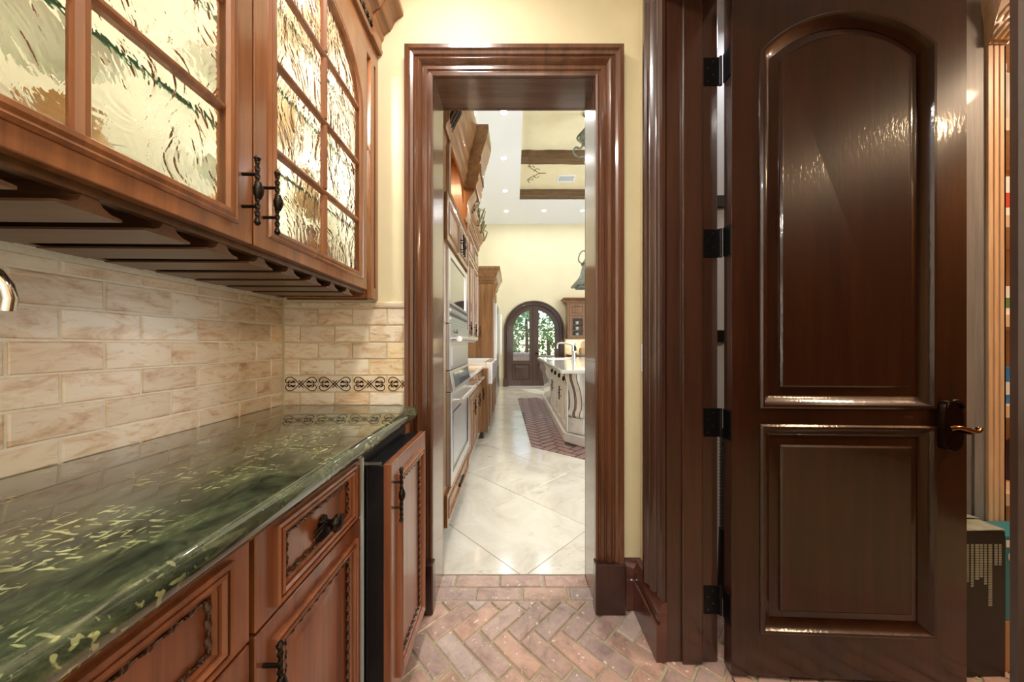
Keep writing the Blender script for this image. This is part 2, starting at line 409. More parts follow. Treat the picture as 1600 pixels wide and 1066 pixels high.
struct('wall_pantry', MB().box(XR2, 4.9, KN-.02, KN+.04, 0, 4.8), 'palewall', 'pale wall at the back of the pantry', 'wall')
struct('wall_pantry_side', MB().box(2.9, 3.0, -2.2, KN-.02, 0, CEIL), 'kwood', 'wood lined side wall of the pantry', 'wall')  # wood tone chosen for its darker reflection in the open door
# brick floor
floor = struct('floor', MB().box(-1.14, 3.0, -2.3, 1.64, -.08, -.006), 'mortar', 'mortar bed of the brick floor in the passage', 'floor')
bvar = []
def brickmesh(L, W, seed):
    r = random.Random(seed); mb = MB().box(-L/2, L/2, -W/2, W/2, -.03, 0)
    mb.v = [Vector((p.x+r.uniform(-.0025, .0025), p.y+r.uniform(-.0022, .0022), p.z+(r.uniform(-.0018, .0012) if p.z > -.01 else 0))) for p in mb.v]
    me = mb.mesh('brick', .0035, 0); me.materials.append(M['brick']); return me
BW, BL = .08, .208
bv = [brickmesh(BL-.009, BW-.009, i) for i in range(7)]
bc = {}
for row, (ya, yb, off) in enumerate(((1.557, 1.64, .13), (1.476, 1.557, .02))):
    x = -.381-off
    while x < .40:
        inst('brick', bc.setdefault((row, random.randint(0, 3)), brickmesh(.211, yb-ya-.009, random.random())), floor, (x+.11, (ya+yb)/2, random.uniform(-.001, .001)))
        x += .22
# herringbone field, stairs running across the passage
ca = math.cos(-PI/4); sa = math.sin(-PI/4)
cells = []
for i in range(-30, 31):
    for j in range(-12, 13):
        for typ in (0, 1):
            if typ == 0: cx, cy, ang = i*BW+j*BL+BL/2, i*BW-j*BL+BW/2, 0
            else: cx, cy, ang = i*BW+j*BL+BL+BW/2, i*BW-j*BL+BW-BL/2, PI/2
            X, Y = cx*ca-cy*sa, cx*sa+cy*ca
            X += .022; Y += .679
            cells.append((X, Y, ang-PI/4))
nb = 0
def clipped_brick(X, Y, a, ymax):
    """brick cut along the straight course at y = ymax"""
    hl, hw = (BL-.009)/2, (BW-.009)/2; c, s_ = math.cos(a), math.sin(a)
    P = [(X+c*u-s_*v, Y+s_*u+c*v) for u, v in ((-hl, -hw), (hl, -hw), (hl, hw), (-hl, hw))]; out = []
    for p, q in zip(P, P[1:]+P[:1]):
        if p[1] <= ymax: out.append(p)
        if (p[1] <= ymax) != (q[1] <= ymax):
            t = (ymax-p[1])/(q[1]-p[1]); out.append((p[0]+t*(q[0]-p[0]), ymax))
    return out
for X, Y, a in cells:
    ext = BL*.36
    if X < -.5 or X > 2.15 or Y < .52 or Y > 1.60: continue
    if .64 < X < .80 and Y > 1.26: continue
    if X > .86 and Y > 1.56: continue
    if X < .6 and Y > 1.476-.10:
        poly = clipped_brick(X, Y, a, 1.470)
        if len(poly) < 3: continue
        ar = abs(sum(p[0]*q[1]-q[0]*p[1] for p, q in zip(poly, poly[1:]+poly[:1])))/2
        if ar < .0008: continue
        cxy = (sum(p[0] for p in poly)/len(poly), sum(p[1] for p in poly)/len(poly))
        mb = MB().prism([[(p[0]-cxy[0], p[1]-cxy[1]) for p in poly]], -.03, 0)
        me = mb.mesh('brick', .003); me.materials.append(M['brick'])
        inst('brick', me, floor, (cxy[0], cxy[1], 0)); nb += 1; continue
    if X < .43 and X > -.42 and Y < .72: continue
    inst('brick', bv[nb % 7], floor, (X, Y, random.uniform(-.0015, .0015)), (0, 0, a+(PI if nb % 2 else 0))); nb += 1

# kitchen floor of large diagonal stones
kfloor = struct('floor', MB().box(-1.14, 4.9, 1.64, 9.1, -.08, -.003), 'joint', 'pale travertine floor of the bright kitchen', 'floor')
T = .62; mbt = MB().box(-T/2+.0025, T/2-.0025, -T/2+.0025, T/2-.0025, -.02, 0); tm = mbt.mesh('tile', .002); tm.materials.append(M['travfloor'])
def tri_tile(poly):
    c = (sum(p[0] for p in poly)/len(poly), sum(p[1] for p in poly)/len(poly))
    me = MB().prism([[(p[0]-c[0], p[1]-c[1]) for p in poly]], -.02, 0).mesh('tile'); me.materials.append(M['travfloor'])
    inst('tile', me, kfloor, (c[0], c[1], 0))
def clip(poly, f):
    out = []
    for p, q in zip(poly, poly[1:]+poly[:1]):
        a, b = f(p), f(q)
        if a >= 0: out.append(p)
        if (a >= 0) != (b >= 0): t = a/(a-b); out.append((p[0]+t*(q[0]-p[0]), p[1]+t*(q[1]-p[1])))
    return out
D = T/math.sqrt(2)
for i in range(-6, 16):
    for j in range(-3, 18):
        if (i+j) % 2: continue
        X, Y = .05+i*D, 1.64+.42+j*D
        if X < -.95-D or X > 2.3+D or Y < 1.5 or Y > 9.3: continue
        hd = (T-.005)/math.sqrt(2); poly = [(X-hd, Y), (X, Y-hd), (X+hd, Y), (X, Y+hd)]
        poly = clip(clip(clip(poly, lambda p: p[1]-1.642), lambda p: 8.93-p[1]), lambda p: p[0]+1.04)
        if len(poly) < 3: continue
        if X-D > -1 and Y-D > 1.65 and Y+D < 8.9: inst('tile', tm, kfloor, (X, Y, 0), (0, 0, PI/4))
        else: tri_tile(poly)
# kitchen shell
struct('wall_kitchen_left', MB().box(-1.16, -1.05, KN, 9.1, 0, 4.8), 'kwall', 'pale yellow kitchen wall behind the ovens and fridge', 'wall')
struct('wall_kitchen_right', MB().box(4.8, 4.9, KN+.04, 9.1, 0, 4.8), 'kwall', 'pale yellow side wall of the kitchen', 'wall')
AX, AR, ASP = .563, .85, 1.546
hole = [(AX-AR+.02, 0)]+[(AX+(AR-.02)*math.cos(PI-PI*k/24), ASP+(AR-.02)*math.sin(PI*k/24)) for k in range(25)]+[(AX+AR-.02, 0)]
struct('wall_kitchen_far', MB().prism([[(-1.16, 0)]+hole+[(4.9, 0), (4.9, 4.8), (-1.16, 4.8)]], KF, KF+.16, xz), 'kwall', 'pale yellow far wall around the arched garden doors', 'wall')
TX0, TX1, TY0, TY1, TZ = .13, 3.4, 2.9, 7.43, 4.68
kceil = struct('ceiling', MB().prism([rect(-1.16, 4.9, KN, 9.1), rect(TX0, TX1, TY0, TY1)], KC, KC+.06), 'white', 'white kitchen ceiling around the beamed tray', 'ceiling')
build('tray_panel', MB().prism([rect(TX0-.03, TX1+.03, TY0-.03, TY1+.03)], TZ, TZ+.04), 'trayceil', kceil)
for nm_, lp in (('a', rect(TX0-.03, TX0, TY0-.03, TY1+.03)), ('b', rect(TX1, TX1+.03, TY0-.03, TY1+.03)), ('c', rect(TX0, TX1, TY0-.03, TY0)), ('d', rect(TX0, TX1, TY1, TY1+.03))):
    build('tray_side', MB().prism([lp], KC+.005, TZ), 'trayceil', kceil)
for y0, y1 in ((3.7, 3.94), (5.76, 6.0), (7.22, 7.43)):
    mb = MB(); n = 26; r = random.Random(int(y0*10)); rings = []
    for k in range(n+1):
        x = TX0+(TX1-TX0)*k/n; j = lambda s_: r.uniform(-s_, s_)
        rings.append([(x, y0+j(.012), KC+.012+j(.008)), (x, y1+min(0, j(.012)), KC+.012+j(.008)), (x, y1, TZ-.002), (x, y0+j(.008), TZ-.002)])
    mb.loft(rings); build('beam', mb, 'beam', kceil)
# painted flourish on the tray plaster
mb = MB()
def flat_line(mb, pts, wd, z, t=.002):
    P = [Vector((p[0], p[1], 0)) for p in pts]; L_, R_ = [], []
    for i, p in enumerate(P):
        d = (P[min(i+1, len(P)-1)]-P[max(i-1, 0)]).normalized(); s_ = Vector((-d.y, d.x, 0))*wd/2; L_.append(p+s_); R_.append(p-s_)
    n = len(P); vs = [(p.x, p.y, zz) for zz in (z-t, z) for p in L_+R_]; fs = []
    for i in range(n-1):
        fs.append((i, i+1, n+i+1, n+i)); fs.append((2*n+i, 3*n+i, 3*n+i+1, 2*n+i+1))
    mb.add(vs, fs)
for sy in (-1, 1):
    cy = 6.55
    flat_line(mb, spline([(.34, cy+.38*sy, 0), (.30, cy+.28*sy, 0), (.36, cy+.16*sy, 0), (.44, cy+.1*sy, 0), (.50, cy+.02*sy, 0), (.66, cy, 0)]), .022, TZ)
    flat_line(mb, spline([(.28, cy+.24*sy, 0), (.38, cy+.27*sy, 0), (.40, cy+.2*sy, 0)]), .02, TZ)
    flat_line(mb, spline([(.40, cy+.06*sy, 0), (.46, cy+.18*sy, 0), (.52, cy+.12*sy, 0)]), .018, TZ)
M['paint_brown'] = plain('flourish_paint', rgb(150, 132, 92), .8, noise=.3, nscale=20)
build('painted_flourish', mb, 'paint_brown', kceil)
v_ = thing('ceiling_vent', 'pale grey air vent in the cream tray ceiling between two beams', 'vent', (1.1, 6.75, TZ))
build('vent_frame', MB().prism([rect(.92, 1.28, 6.62, 6.88), rect(.945, 1.255, 6.645, 6.855)], TZ-.012, TZ), 'white', v_)
for k in range(7): build('slat', MB().box(.947, 1.253, 6.655+k*.028, 6.672+k*.028, TZ-.009, TZ-.003), 'palemetal', v_)

# ---- baseboards and casings
bprof = [(0, 0), (0, .022), (.135, .022), (.14, .014), (.15, .013), (.155, .02), (.185, .02), (.2, .013), (.215, .011), (.222, .004), (.222, 0)]
def base_run(name, p0, p1, n, mat, label, th=1.0):
    mb = MB(); d = (Vector(p1)-Vector(p0)); n = Vector(n)
    rings = [[Vector(p)+Vector((0, 0, u))+n*(v*th) for u, v in bprof] for p in (p0, p1)]; mb.loft(rings)
    return struct(name, mb, mat, label, 'baseboard', smooth=35)
base_run('baseboard_back', (.481, DB, 0), (XR, DB, 0), (0, -1, 0), 'baseboard', 'short reddish wood baseboard between doorway casing and corner')
base_run('baseboard_right', (XR, 1.184, 0), (XR, DB-.004, 0), (-1, 0, 0), 'baseboard', 'stepped wood baseboard running under the pantry door casing', 1.75)
base_run('baseboard_kitchen', (-1.05, KF, 0), (AX-AR-.12, KF, 0), (0, -1, 0), 'baseboard', 'brown baseboard on the far kitchen wall beside arched doors')
cprof = [(0, 0), (0, .016), (.008, .02), (.014, .016), (.018, .016), (.022, .022), (.034, .022), (.038, .017), (.042, .017), (.047, .028), (.056, .036), (.066, .03), (.07, .022), (.074, .022), (.078, .030), (.088, .034), (.094, .042), (.11, .042), (.11, 0)]
def cas(prof, k): return [(u*k, v) for u, v in prof]
trim1 = struct('trim_1', MB().sweep(cas(cprof, 1.07), [(-.3606, DB, .22), (-.3606, DB, 2.374), (.363, DB, 2.374), (.363, DB, .22)], (0, -1, 0)), 'casing', 'moulded brown wood casing around the doorway into the kitchen', 'door casing', smooth=25)
for x0, x1 in ((-.486, -.352), (.355, .488)):
    build('plinth_block', MB().box(x0, x1, DB-.05, DB, 0, .222), 'plinth', trim1, bevel=.005)
build('jamb_lining', MB().prism([[(-.381, 0), (-.3606, 0), (-.3606, 2.374), (.363, 2.374), (.363, 0), (.383, 0), (.383, 2.394), (-.381, 2.394)]], DB-.004, KN+.004, xz), 'casing_across', trim1, bevel=.001)
trim1b = build('casing_kitchen_side', MB().sweep(cas(cprof, 1.07), [(.363, KN, 0), (.363, KN, 2.374), (-.3606, KN, 2.374), (-.3606, KN, 0)], (0, 1, 0)), 'casing', trim1, smooth=25)
trim2 = struct('trim_2', MB().sweep(cas(cprof, 1.07), [(XR, 1.187, .2225), (XR, 1.187, 2.462), (XR, .355, 2.462), (XR, .355, 0)], (-1, 0, 0)), 'jambwood', 'dark moulded casing and jamb around the pantry doorway', 'door casing', smooth=25)
build('jamb_lining', MB().prism([[(.332, 0), (.355, 0), (.355, 2.462), (1.187, 2.462), (1.187, 0), (1.209, 0), (1.209, 2.484), (.332, 2.484)]], XR-.004, XR2+.003, yz), 'jambwood', trim2, bevel=.001)
build('door_stop', MB().prism([[(.355, 0), (.367, 0), (.367, 2.45), (1.175, 2.45), (1.175, 0), (1.187, 0), (1.187, 2.462), (.355, 2.462)]], XR+.055, .695, yz), 'jambwood', trim2, bevel=.003)

# ---- backsplash tiles: parts of the two walls
tcache = {}
def tile(w_, h_, parent, center, face, mat='tile', name='tile'):
    key = (round(w_, 3), round(h_, 3), random.randint(0, 2), mat)
    if key not in tcache:
        r = random.Random(str(key)); a, b = w_/2-.0022, h_/2-.0022
        lo = lambda a_, b_, z: [(x+r.uniform(-.0012, .0012), y+r.uniform(-.0012, .0012), z) for x, y in ((-a_, -b_), (-a_*.2, -b_), (a_*.4, -b_), (a_, -b_), (a_, b_), (a_*.3, b_), (-a_*.3, b_), (-a_, b_))]
        mb = MB(); mb.loft([lo(a, b, -.008), lo(a, b, -.003), lo(a-.003, b-.003, 0)])
        me = mb.mesh('tile'); me.materials.append(M[mat]); tcache[key] = me
    rot = (PI/2, 0, PI/2) if face == 'left' else (PI/2, 0, 0)
    return inst(name, tcache[key], parent, center, rot)
RZ = [.905, .9645, 1.04, 1.1135, 1.188, 1.264, 1.341, 1.374]
for r_ in range(7):
    z0, z1 = RZ[r_], RZ[r_+1]; zc = (z0+z1)/2
    edges = [DB-.004]; first = .154 if r_ % 2 else .075
    e = DB-first
    while e > -.1: edges.append(e); e -= .1578
    for a, b in zip(edges, edges[1:]): tile(a-b, z1-z0, wall_left, (XL+random.uniform(-.0008, .0008), (a+b)/2, zc), 'left')
    if r_ == 6: continue
    edges = [XL+.006]; first = .157 if r_ % 2 else .077
    e = XL+first
    while e < -.486: edges.append(e); e += .1545
    edges.append(-.482)
    for a, b in zip(edges, edges[1:]):
        if b-a < .02: continue
        t_ = tile(b-a, z1-z0, wall_back, ((a+b)/2, DB-.007+random.uniform(-.0006, .0006), zc), 'back')
        if r_ == 1:
            # iron-black scroll relief on the border tiles
            mb = MB(); hw, hh = .070, .0315
            def pl(pts, rad):
                q = [(x*hw, .0008, y*hh) for x, y in pts if x*hw+(a+.0772) < b-.002]
                if len(q) > 1: mb.tube(spline([(p[0]+a+.0772, DB-.008, zc+p[2]) for p in q], 5), rad, 6)
            for sx in (-1, 1):
                for sy in (-1, 1):
                    pl([(.60*sx, .30*sy), (.70*sx, .16*sy), (.84*sx, .10*sy), (.96*sx, .30*sy), (.97*sx, .62*sy), (.84*sx, .92*sy), (.62*sx, .95*sy), (.42*sx, .68*sy), (.22*sx, .28*sy), (.02*sx, -.16*sy), (-.15*sx, -.52*sy)], .0019)
                    pl([(.80*sx, .10*sy), (.80*sx, .34*sy), (.66*sx, .42*sy)], lambda t: .003*(1-.3*t))
                    pl([(.62*sx, .12*sy), (.5*sx, .36*sy), (.36*sx, .10*sy)], lambda t: .0012+.0035*math.sin(PI*t))
            build('scroll_relief', mb, 'bronze', wall_back, smooth=60)
            del pl
mb = MB(); mb.loft([[(x, DB-v, 1.352+u) for u, v in ((0, 0), (-.010, .004), (-.009, .012), (0, .017), (.012, .016), (.018, .008), (.018, 0))] for x in (-.64, -.486)])
build('cap_tile', mb, 'tile', wall_back, smooth=40)
for k, (a, b) in enumerate(((-1.03, -.955), (-.955, -.8), (-.8, -.645))): tile(b-a, .026, wall_back, ((a+b)/2, DB-.007, 1.357), 'back')

# ================================================================== PANTRY DOOR (open)
dr = thing('door_1', 'dark glossy pantry door with arched upper panel, standing open', 'door', (.7616, 1.155, .012), kind='structure')
FD = frame((.770, 1.13, .012), (1, 0, 0), (0, 0, 1))
DW = .785
up_o = archrect(.108, .672, .955, 2.195, 2.315); lo_o = rect(.108, .672, .165, .875)
slab = build('door_frame', MB(FD).prism([rect(0, DW, 0, 2.44), up_o, lo_o], -.045, 0), 'doorwood', dr, bevel=.0012)
bol = [(-.012, -.002), (-.012, .004), (-.006, .0085), (.002, .0075), (.006, .002), (.012, -.004), (.022, -.012), (.03, -.016), (.03, -.024), (-.002, -.024)]
def inset(pts, d):
    c = []; n = len(pts)
    for i in range(n):
        p, q, r_ = Vector(pts[i-1]), Vector(pts[i]), Vector(pts[(i+1) % n]); d1 = (q-p).normalized(); d2 = (r_-q).normalized()
        n1 = Vector((-d1.y, d1.x)); n2 = Vector((-d2.y, d2.x)); m = (n1+n2)/max(.25, 1+n1.dot(n2)); q2 = q+m*d; c.append((q2.x, q2.y))
    return c
def raised(M_, outline, parent, mat, w0=-.03, w1=-.019, w2=-.006, w3=-.003, bev=.062, bd=.012, name='panel'):
    mb = MB(M_); a = inset(outline, .004); b = inset(outline, .028); c = inset(outline, bev); d = inset(outline, bev+bd*.5); e = inset(outline, bev+bd)
    mb.loft([u3(a, w0), u3(a, w1), u3(b, w1), u3(c, w2-.006), u3(c, w2), u3(d, w3+.001), u3(e, w3)]); return build(name, mb, mat, parent, smooth=28)
for ol in (up_o, lo_o):
    pn = raised(FD, ol, dr, 'doorwood')
    build('panel_moulding', MB(FD).sweep(bol, u3(ol, 0), (0, 0, 1), True), 'doorwood', pn, smooth=28)
build('edge_band', MB(FD).box(-.0008, .0, -.044, -.001, .002, 2.438), 'casing', dr)
for zc in (2.19, 1.554, .89, .232):
    hb = MB(); z0, z1 = zc-.053, zc+.053
    hb.tube([(.7625, 1.183, z0), (.7625, 1.183, z1)], .0058, 10)
    hg = build('hinge', hb, 'blackiron', dr, smooth=40)
    lf = MB().box(.702, .757, 1.1835, 1.1875, z0, z1); build('jamb_leaf', lf, 'blackiron', hg, bevel=.001)
    lf = MB().box(.7665, .7695, 1.132, 1.176, z0, z1); build('door_leaf', lf, 'blackiron', hg, bevel=.001)
    sc = MB()
    for dz in (-.036, -.012, .012, .036): sc.lathe([(.0001, 0), (.0034, .0002), (.003, .0012), (.0001, .0014)], (.718+(.018 if dz in (-.012, .036) else 0), 1.1835, zc+dz), 1, 8)
    for p in range(len(sc.v)): sc.v[p].y = 1.1835-(sc.v[p].y-1.1835)
    build('screws', sc, 'steeldark', hg)
# lever set
LU, LV = .716, .885
def plate(M_, cx, cy, a, b, w0, w1, n=20):
    ol = [(cx+a*(abs(math.cos(t))**.8)*(1 if math.cos(t) > 0 else -1), cy+b*(abs(math.sin(t))**.55)*(1 if math.sin(t) > 0 else -1)) for t in [2*PI*k/n for k in range(n)]]
    return MB(M_).loft([u3(ol, w0), u3(ol, (w0+w1)/2), u3(inset(ol, .004), w1)])
hd = build('lever_plate', plate(FD, LU, LV+.005, .036, .086, 0, .022), 'bronze', dr, smooth=35)
arc = [(LU+.026*math.cos(t), LV+.068+.026*math.sin(t), .026) for t in [PI*k/10 for k in range(11)]]
build('plate_hood', MB(FD).tube(arc, .0045, 8), 'bronze', hd, smooth=50)
build('lever_hub', MB(FD).tube([(LU, LV, .015), (LU, LV, .06)], .011, 12), 'bronze', hd, smooth=50)
mb = MB(FD); pts = spline([(LU-.062, LV+.008, .060), (LU-.04, LV+.013, .066), (LU-.015, LV+.006, .068), (LU+.012, LV+.0, .066), (LU+.026, LV+.005, .062), (LU+.030, LV+.010, .058)], 4)
mb.tube(pts, lambda t: .008-.0015*math.sin(PI*t), 10); build('lever', mb, 'lever', hd, smooth=50)
mb = MB(FD); mb.tube(spline([(LU-.02, LV+.01, -.105), (LU+.03, LV+.0, -.11), (LU+.095, LV-.01, -.105)], 4), .007, 8); mb.tube([(LU, LV+.018, -.045), (LU, LV+.018, -.108)], .008, 8)
build('rear_lever', mb, 'lever', hd, smooth=50)
dr.rotation_euler = (0, 0, math.radians(-2.4))
for o in list(dr.children):
    if o.name.startswith('hinge'):
        pass

# light switch on the right wall
sw = thing('light_switch', 'cream switch plate on the narrow wall between the two casings', 'switch', (XR, 1.375, 1.12))
build('switch_plate', MB().box(XR-.006, XR, 1.34, 1.412, 1.06, 1.18), 'white', sw, bevel=.002)
build('rocker', MB().box(XR-.009, XR-.006, 1.36, 1.392, 1.09, 1.15), 'white', sw, bevel=.001)

# ================================================================== BASE CABINETS
CF = -.42; CT = .908; CB = .856; FX = -.45
ct = MB(); prof = [(XL-.004, CT), (CF-.022, CT), (CF-.010, CT-.004), (CF-.004, CT-.011), (CF, CT-.022), (CF-.001, CB+.018), (CF-.006, CB+.006), (CF-.014, CB), (XL-.004, CB)]
ct.loft([[(x, y, z) for x, z in prof] for y in (-.9, .25, DB-.034)])
ct2 = tag(build('countertop', ct, 'granite', smooth=50), 'long polished green granite worktop along the tiled backsplash', 'countertop')
mprof = [(0, -.004), (0, .010), (.004, .0135), (.009, .0105), (.0095, .004), (.0115, .004), (.012, .010), (.0165, .013), (.021, .0085), (.0215, .002), (.0235, .002), (.024, .0045), (.030, .001), (.030, -.004)]
def bail_handle(M_, u, v0, v1, parent, off=.03, r=.0055, name='handle'):
    """vertical twisted bar pull on two posts with a knotted middle"""
    h = MB(M_); vm = (v0+v1)/2; q = (v1-v0)*.25
    h.rope([(u, v0, off), (u, v1, off)], r, .016, 8, 2, .45)
    o = build(name, h, 'iron', parent, smooth=50)
    k = MB(M_); k.lathe([(.0001, -.02), (.005, -.018), (.0085, -.008), (.010, 0), (.0085, .008), (.005, .018), (.0001, .02)], (u, vm, off+.002), 1, 12, lambda th, hh: 1+.14*math.cos(5*th+hh*260))
    k.lathe([(.003, v0-.006), (.007, v0), (.004, v0+.008)], (u, 0, off), 1, 10); k.lathe([(.004, v1-.008), (.007, v1), (.003, v1+.006)], (u, 0, off), 1, 10)
    for vv in (vm-q, vm+q): k.tube([(u, vv, 0), (u, vv, off)], .0038, 8)
    # one mesh for the pull
    o.data = _join(o, k); return o
def _join(o, k):
    me = o.data; off = ORG.get(o.name, Vector((0, 0, 0)))
    nm = k.mesh('handle', 0, 50, off); bm = bmesh.new(); bm.from_mesh(me); bm.from_mesh(nm); m2 = bpy.data.meshes.new('handle'); bm.to_mesh(m2); bm.free()
    for m_ in me.materials: m2.materials.append(m_)
    m2.shade_smooth() if hasattr(m2, 'shade_smooth') else None
    try: m2.set_sharp_from_angle(angle=math.radians(50))
    except Exception: pass
    return m2
def knob(M_, u, v, parent):
    k = MB(M_); fl = lambda th, h: 1+.10*math.cos(9*th)
    k.lathe([(.0001, 0), (.017, 0), (.018, .003), (.012, .007), (.0075, .012), (.0075, .022), (.012, .026), (.017, .030), (.019, .036), (.0165, .042), (.010, .046), (.0001, .048)], (u, v, 0), 2, 27, fl)
    o = build('knob', k, 'iron', parent, smooth=60)
    l = MB(M_); 
    for a in range(7):
        t = PI*.9+a*PI*.2/1.5
        l.tube([(u+.008*math.cos(t), v+.008*math.sin(t), .010), (u+.024*math.cos(t), v+.024*math.sin(t)-.004, .012), (u+.034*math.cos(t)-.003, v+.026*math.sin(t)-.010, .005)], lambda q: .005*(1-.5*q), 6)
    build('leaf_rosette', l, 'iron', o if False else parent, smooth=60); return o
def cab_front(M_, u0, u1, v0, v1, parent, name, margin=.03, deep=.02, rope=True, raised_panel=False, mat='cherry_red', mv=None):
    mv = margin if mv is None else mv
    """overlay drawer/door front: slab with ogee bead frame, rope carving, recessed or raised field"""
    a, b, c, d = u0+margin, u1-margin, v0+mv, v1-mv
    o = build(name, MB(M_).prism([rect(u0, u1, v0, v1), rect(a+.004, b-.004, c+.004, d-.004)], 0, deep), mat, parent, bevel=.0018)
    build('moulding', MB(M_).sweep([(u, v+deep) for u, v in mprof], u3(rect(a, b, c, d), 0), (0, 0, 1), True), mat, o, smooth=25)
    if rope:
        i = .0345; P = u3(rect(a+i, b-i, c+i, d-i), deep); mb = MB(M_)
        ln = P+[P[0]]; mb.rope(ln, .0048, .026, 8, 2, .8); build('rope_carving', mb, 'glaze', o, smooth=50)
    if raised_panel:
        ol = rect(a+.022, b-.022, c+.022, d-.022)
        mb = MB(M_); x = [inset(ol, q) for q in (0, .022, .045, .050)]
        mb.loft([u3(x[0], 0), u3(x[0], deep-.007), u3(x[1], deep-.007), u3(x[2], deep-.001), u3(x[3], deep)]); build('panel', mb, mat, o, smooth=25)
    else:
        build('panel', MB(M_).prism([rect(a+.004, b-.004, c+.004, d-.004)], 0, deep-.004), mat, o)
    return o
def FRM(y0): return frame((FX-.02, y0, 0), (0, 1, 0), (0, 0, 1))     # u along +Y, v up, w towards the room
def base_cabinet(y0, y1, label, drawers, group, hinge_far=False):
    t = thing('base_cabinet', label, 'cabinet', ((XL+FX)/2, (y0+y1)/2, 0), group); W = y1-y0
    build('carcass', MB().box(XL+.002, FX-.0202, y0+.001, y1-.001, .10, CB-.001), 'cherry_red', t)
    build('toe_kick', MB().box(XL+.05, FX-.07, y0+.002, y1-.002, 0, .10), 'plinth', t)
    if W < .2:
        build('filler_panel', MB(FRM(y0)).box(.002, W-.002, .105, .8535, 0, .02), 'cherry_red', t, bevel=.002); return t
    d = cab_front(FRM(y0), .004, W-.004, .675, .8535, t, 'drawer', margin=.012 if W < .2 else .04, mv=.014); knob_u = W*.52
    if W > .2: knob(FRM(y0) @ Matrix.Translation((0, 0, .017)), knob_u, .758, d)
    f = cab_front(FRM(y0), .004, W-.004, .105, .669, t, 'door', margin=.03 if W < .2 else .036, raised_panel=True)
    if W > .2: bail_handle(FRM(y0) @ Matrix.Translation((0, 0, .02)), .022, .49, .64, f)
    return t
base_cabinet(.553, .943, 'cherry base cabinet with knobbed drawer over a door, beside the wine fridge', 1, 'cherry base cabinets')
base_cabinet(-.12, .549, 'wide cherry base cabinet under the near end of the green worktop', 1, 'cherry base cabinets')
base_cabinet(1.325, DB-.05, 'narrow cherry base cabinet between wine fridge and doorway casing', 1, 'cherry base cabinets')
# wine fridge
wf = thing('wine_fridge', 'under-counter fridge with black edge and proud cherry panel door', 'fridge', (-.7, 1.13, 0))
build('body', MB().box(XL+.03, FX-.001, .952, 1.318, .1, .848), 'black', wf)
build('base_grille', MB().box(XL+.05, FX-.05, .952, 1.318, 0, .10), 'black', wf)
build('side_strip', MB().box(FX-.03, FX+.004, .9435, .9515, .02, .845), 'palemetal', wf)
fdr = build('door', MB().box(FX+.012, -.3885, .957, 1.312, .09, .818), 'black', wf, bevel=.003)
build('gasket', MB().box(FX, FX+.0115, .962, 1.307, .10, .81), 'steeldark', fdr)
build('hinge_bracket', MB().box(FX-.01, -.40, .957, .968, .8185, .824), 'steel', fdr)
FW = frame((-.388, .950, 0), (0, 1, 0), (0, 0, 1))
pf = cab_front(FW, 0, .366, .087, .823, wf, 'door_panel', margin=.05, deep=.024, rope=True, raised_panel=False)
bail_handle(FW @ Matrix.Translation((0, 0, .024)), .022, .645, .80, pf, off=.022)

# chrome faucet at the near end
fa = thing('bar_faucet', 'polished chrome gooseneck faucet on the worktop before the backsplash', 'faucet', (-.885, .402, CT))
build('base', MB().lathe([(.027, 0), (.027, .006), (.02, .012), (.016, .03), (.014, .05), (.013, .06)], (-.885, .402, CT), 2, 20), 'chrome', fa, smooth=40)
gp = [(-.885, .402, .95), (-.885, .402, 1.25)]
A = Vector((-.885, .402, 1.25)); dv = Vector((.092, .112, 0)).normalized()
for k in range(1, 13): t = PI*k/12*1.08; gp.append(A+dv*(.068-.068*math.cos(t))+Vector((0, 0, .072*math.sin(t))))
build('spout', MB().tube(gp, .0085, 12), 'chrome', fa, smooth=60)
build('lever', MB().tube([(-.885, .399, .955), (-.87, .357, .985), (-.865, .317, 1.0)], lambda t: .006-.002*t, 10), 'chrome', fa, smooth=60)

# ================================================================== UPPER CABINET (glass doors)
UX = -.612; ROT = .026
uc = thing('glass_wall_cabinet', 'cherry wall cabinet with two arched wavy-glass doors and stemware rack', 'cabinet', (UX, DB, 1.375))
UY0, UY1 = .147, DB-.002
def FU(y0): return frame((UX-.02, y0, 0), (0, 1, 0), (0, 0, 1))
XB = XL+.036
build('side_panel', MB().box(XB, UX-.0205, UY1-.09, UY1-.072, 1.376, 2.66), 'cherry', uc)
build('side_lining', MB().box(XB+.013, UX-.024, UY1-.094, UY1-.0905, 1.446, 2.439), 'cabin', uc)
build('end_panel', MB().box(XB, UX-.045, UY1-.02, UY1, 1.376, 2.66), 'cherry', uc)
build('side_panel', MB().box(XB, UX-.0205, UY0-.02, UY0, 1.376, 2.66), 'cherry', uc)
build('center_stile', MB().box(UX-.045, UX-.0205, .712, .742, 1.446, 2.439), 'cabin', uc)
build('back_panel', MB().box(XB, XB+.012, UY0, UY1-.09, 1.376, 2.66), 'cabin', uc)
build('bottom_panel', MB().box(XB+.012, UX-.0205, UY0, UY1-.09, 1.425, 1.445), 'cabin', uc)
build('rack_board', MB().box(XB+.012, UX-.0205, UY0, UY1-.09, 1.412, 1.4245), 'rackwood', uc)
build('top_panel', MB().box(XB+.012, UX-.0205, UY0, UY1-.09, 2.44, 2.46), 'cabin', uc)
build('front_lip', MB().box(UX-.038, UX-.0205, UY0, UY1-.09, 1.392, 1.4118), 'rackwood', uc)
build('rear_rail', MB().box(XB+.012, XB+.035, UY0, UY1-.09, 1.376, 1.411), 'rackwood', uc)
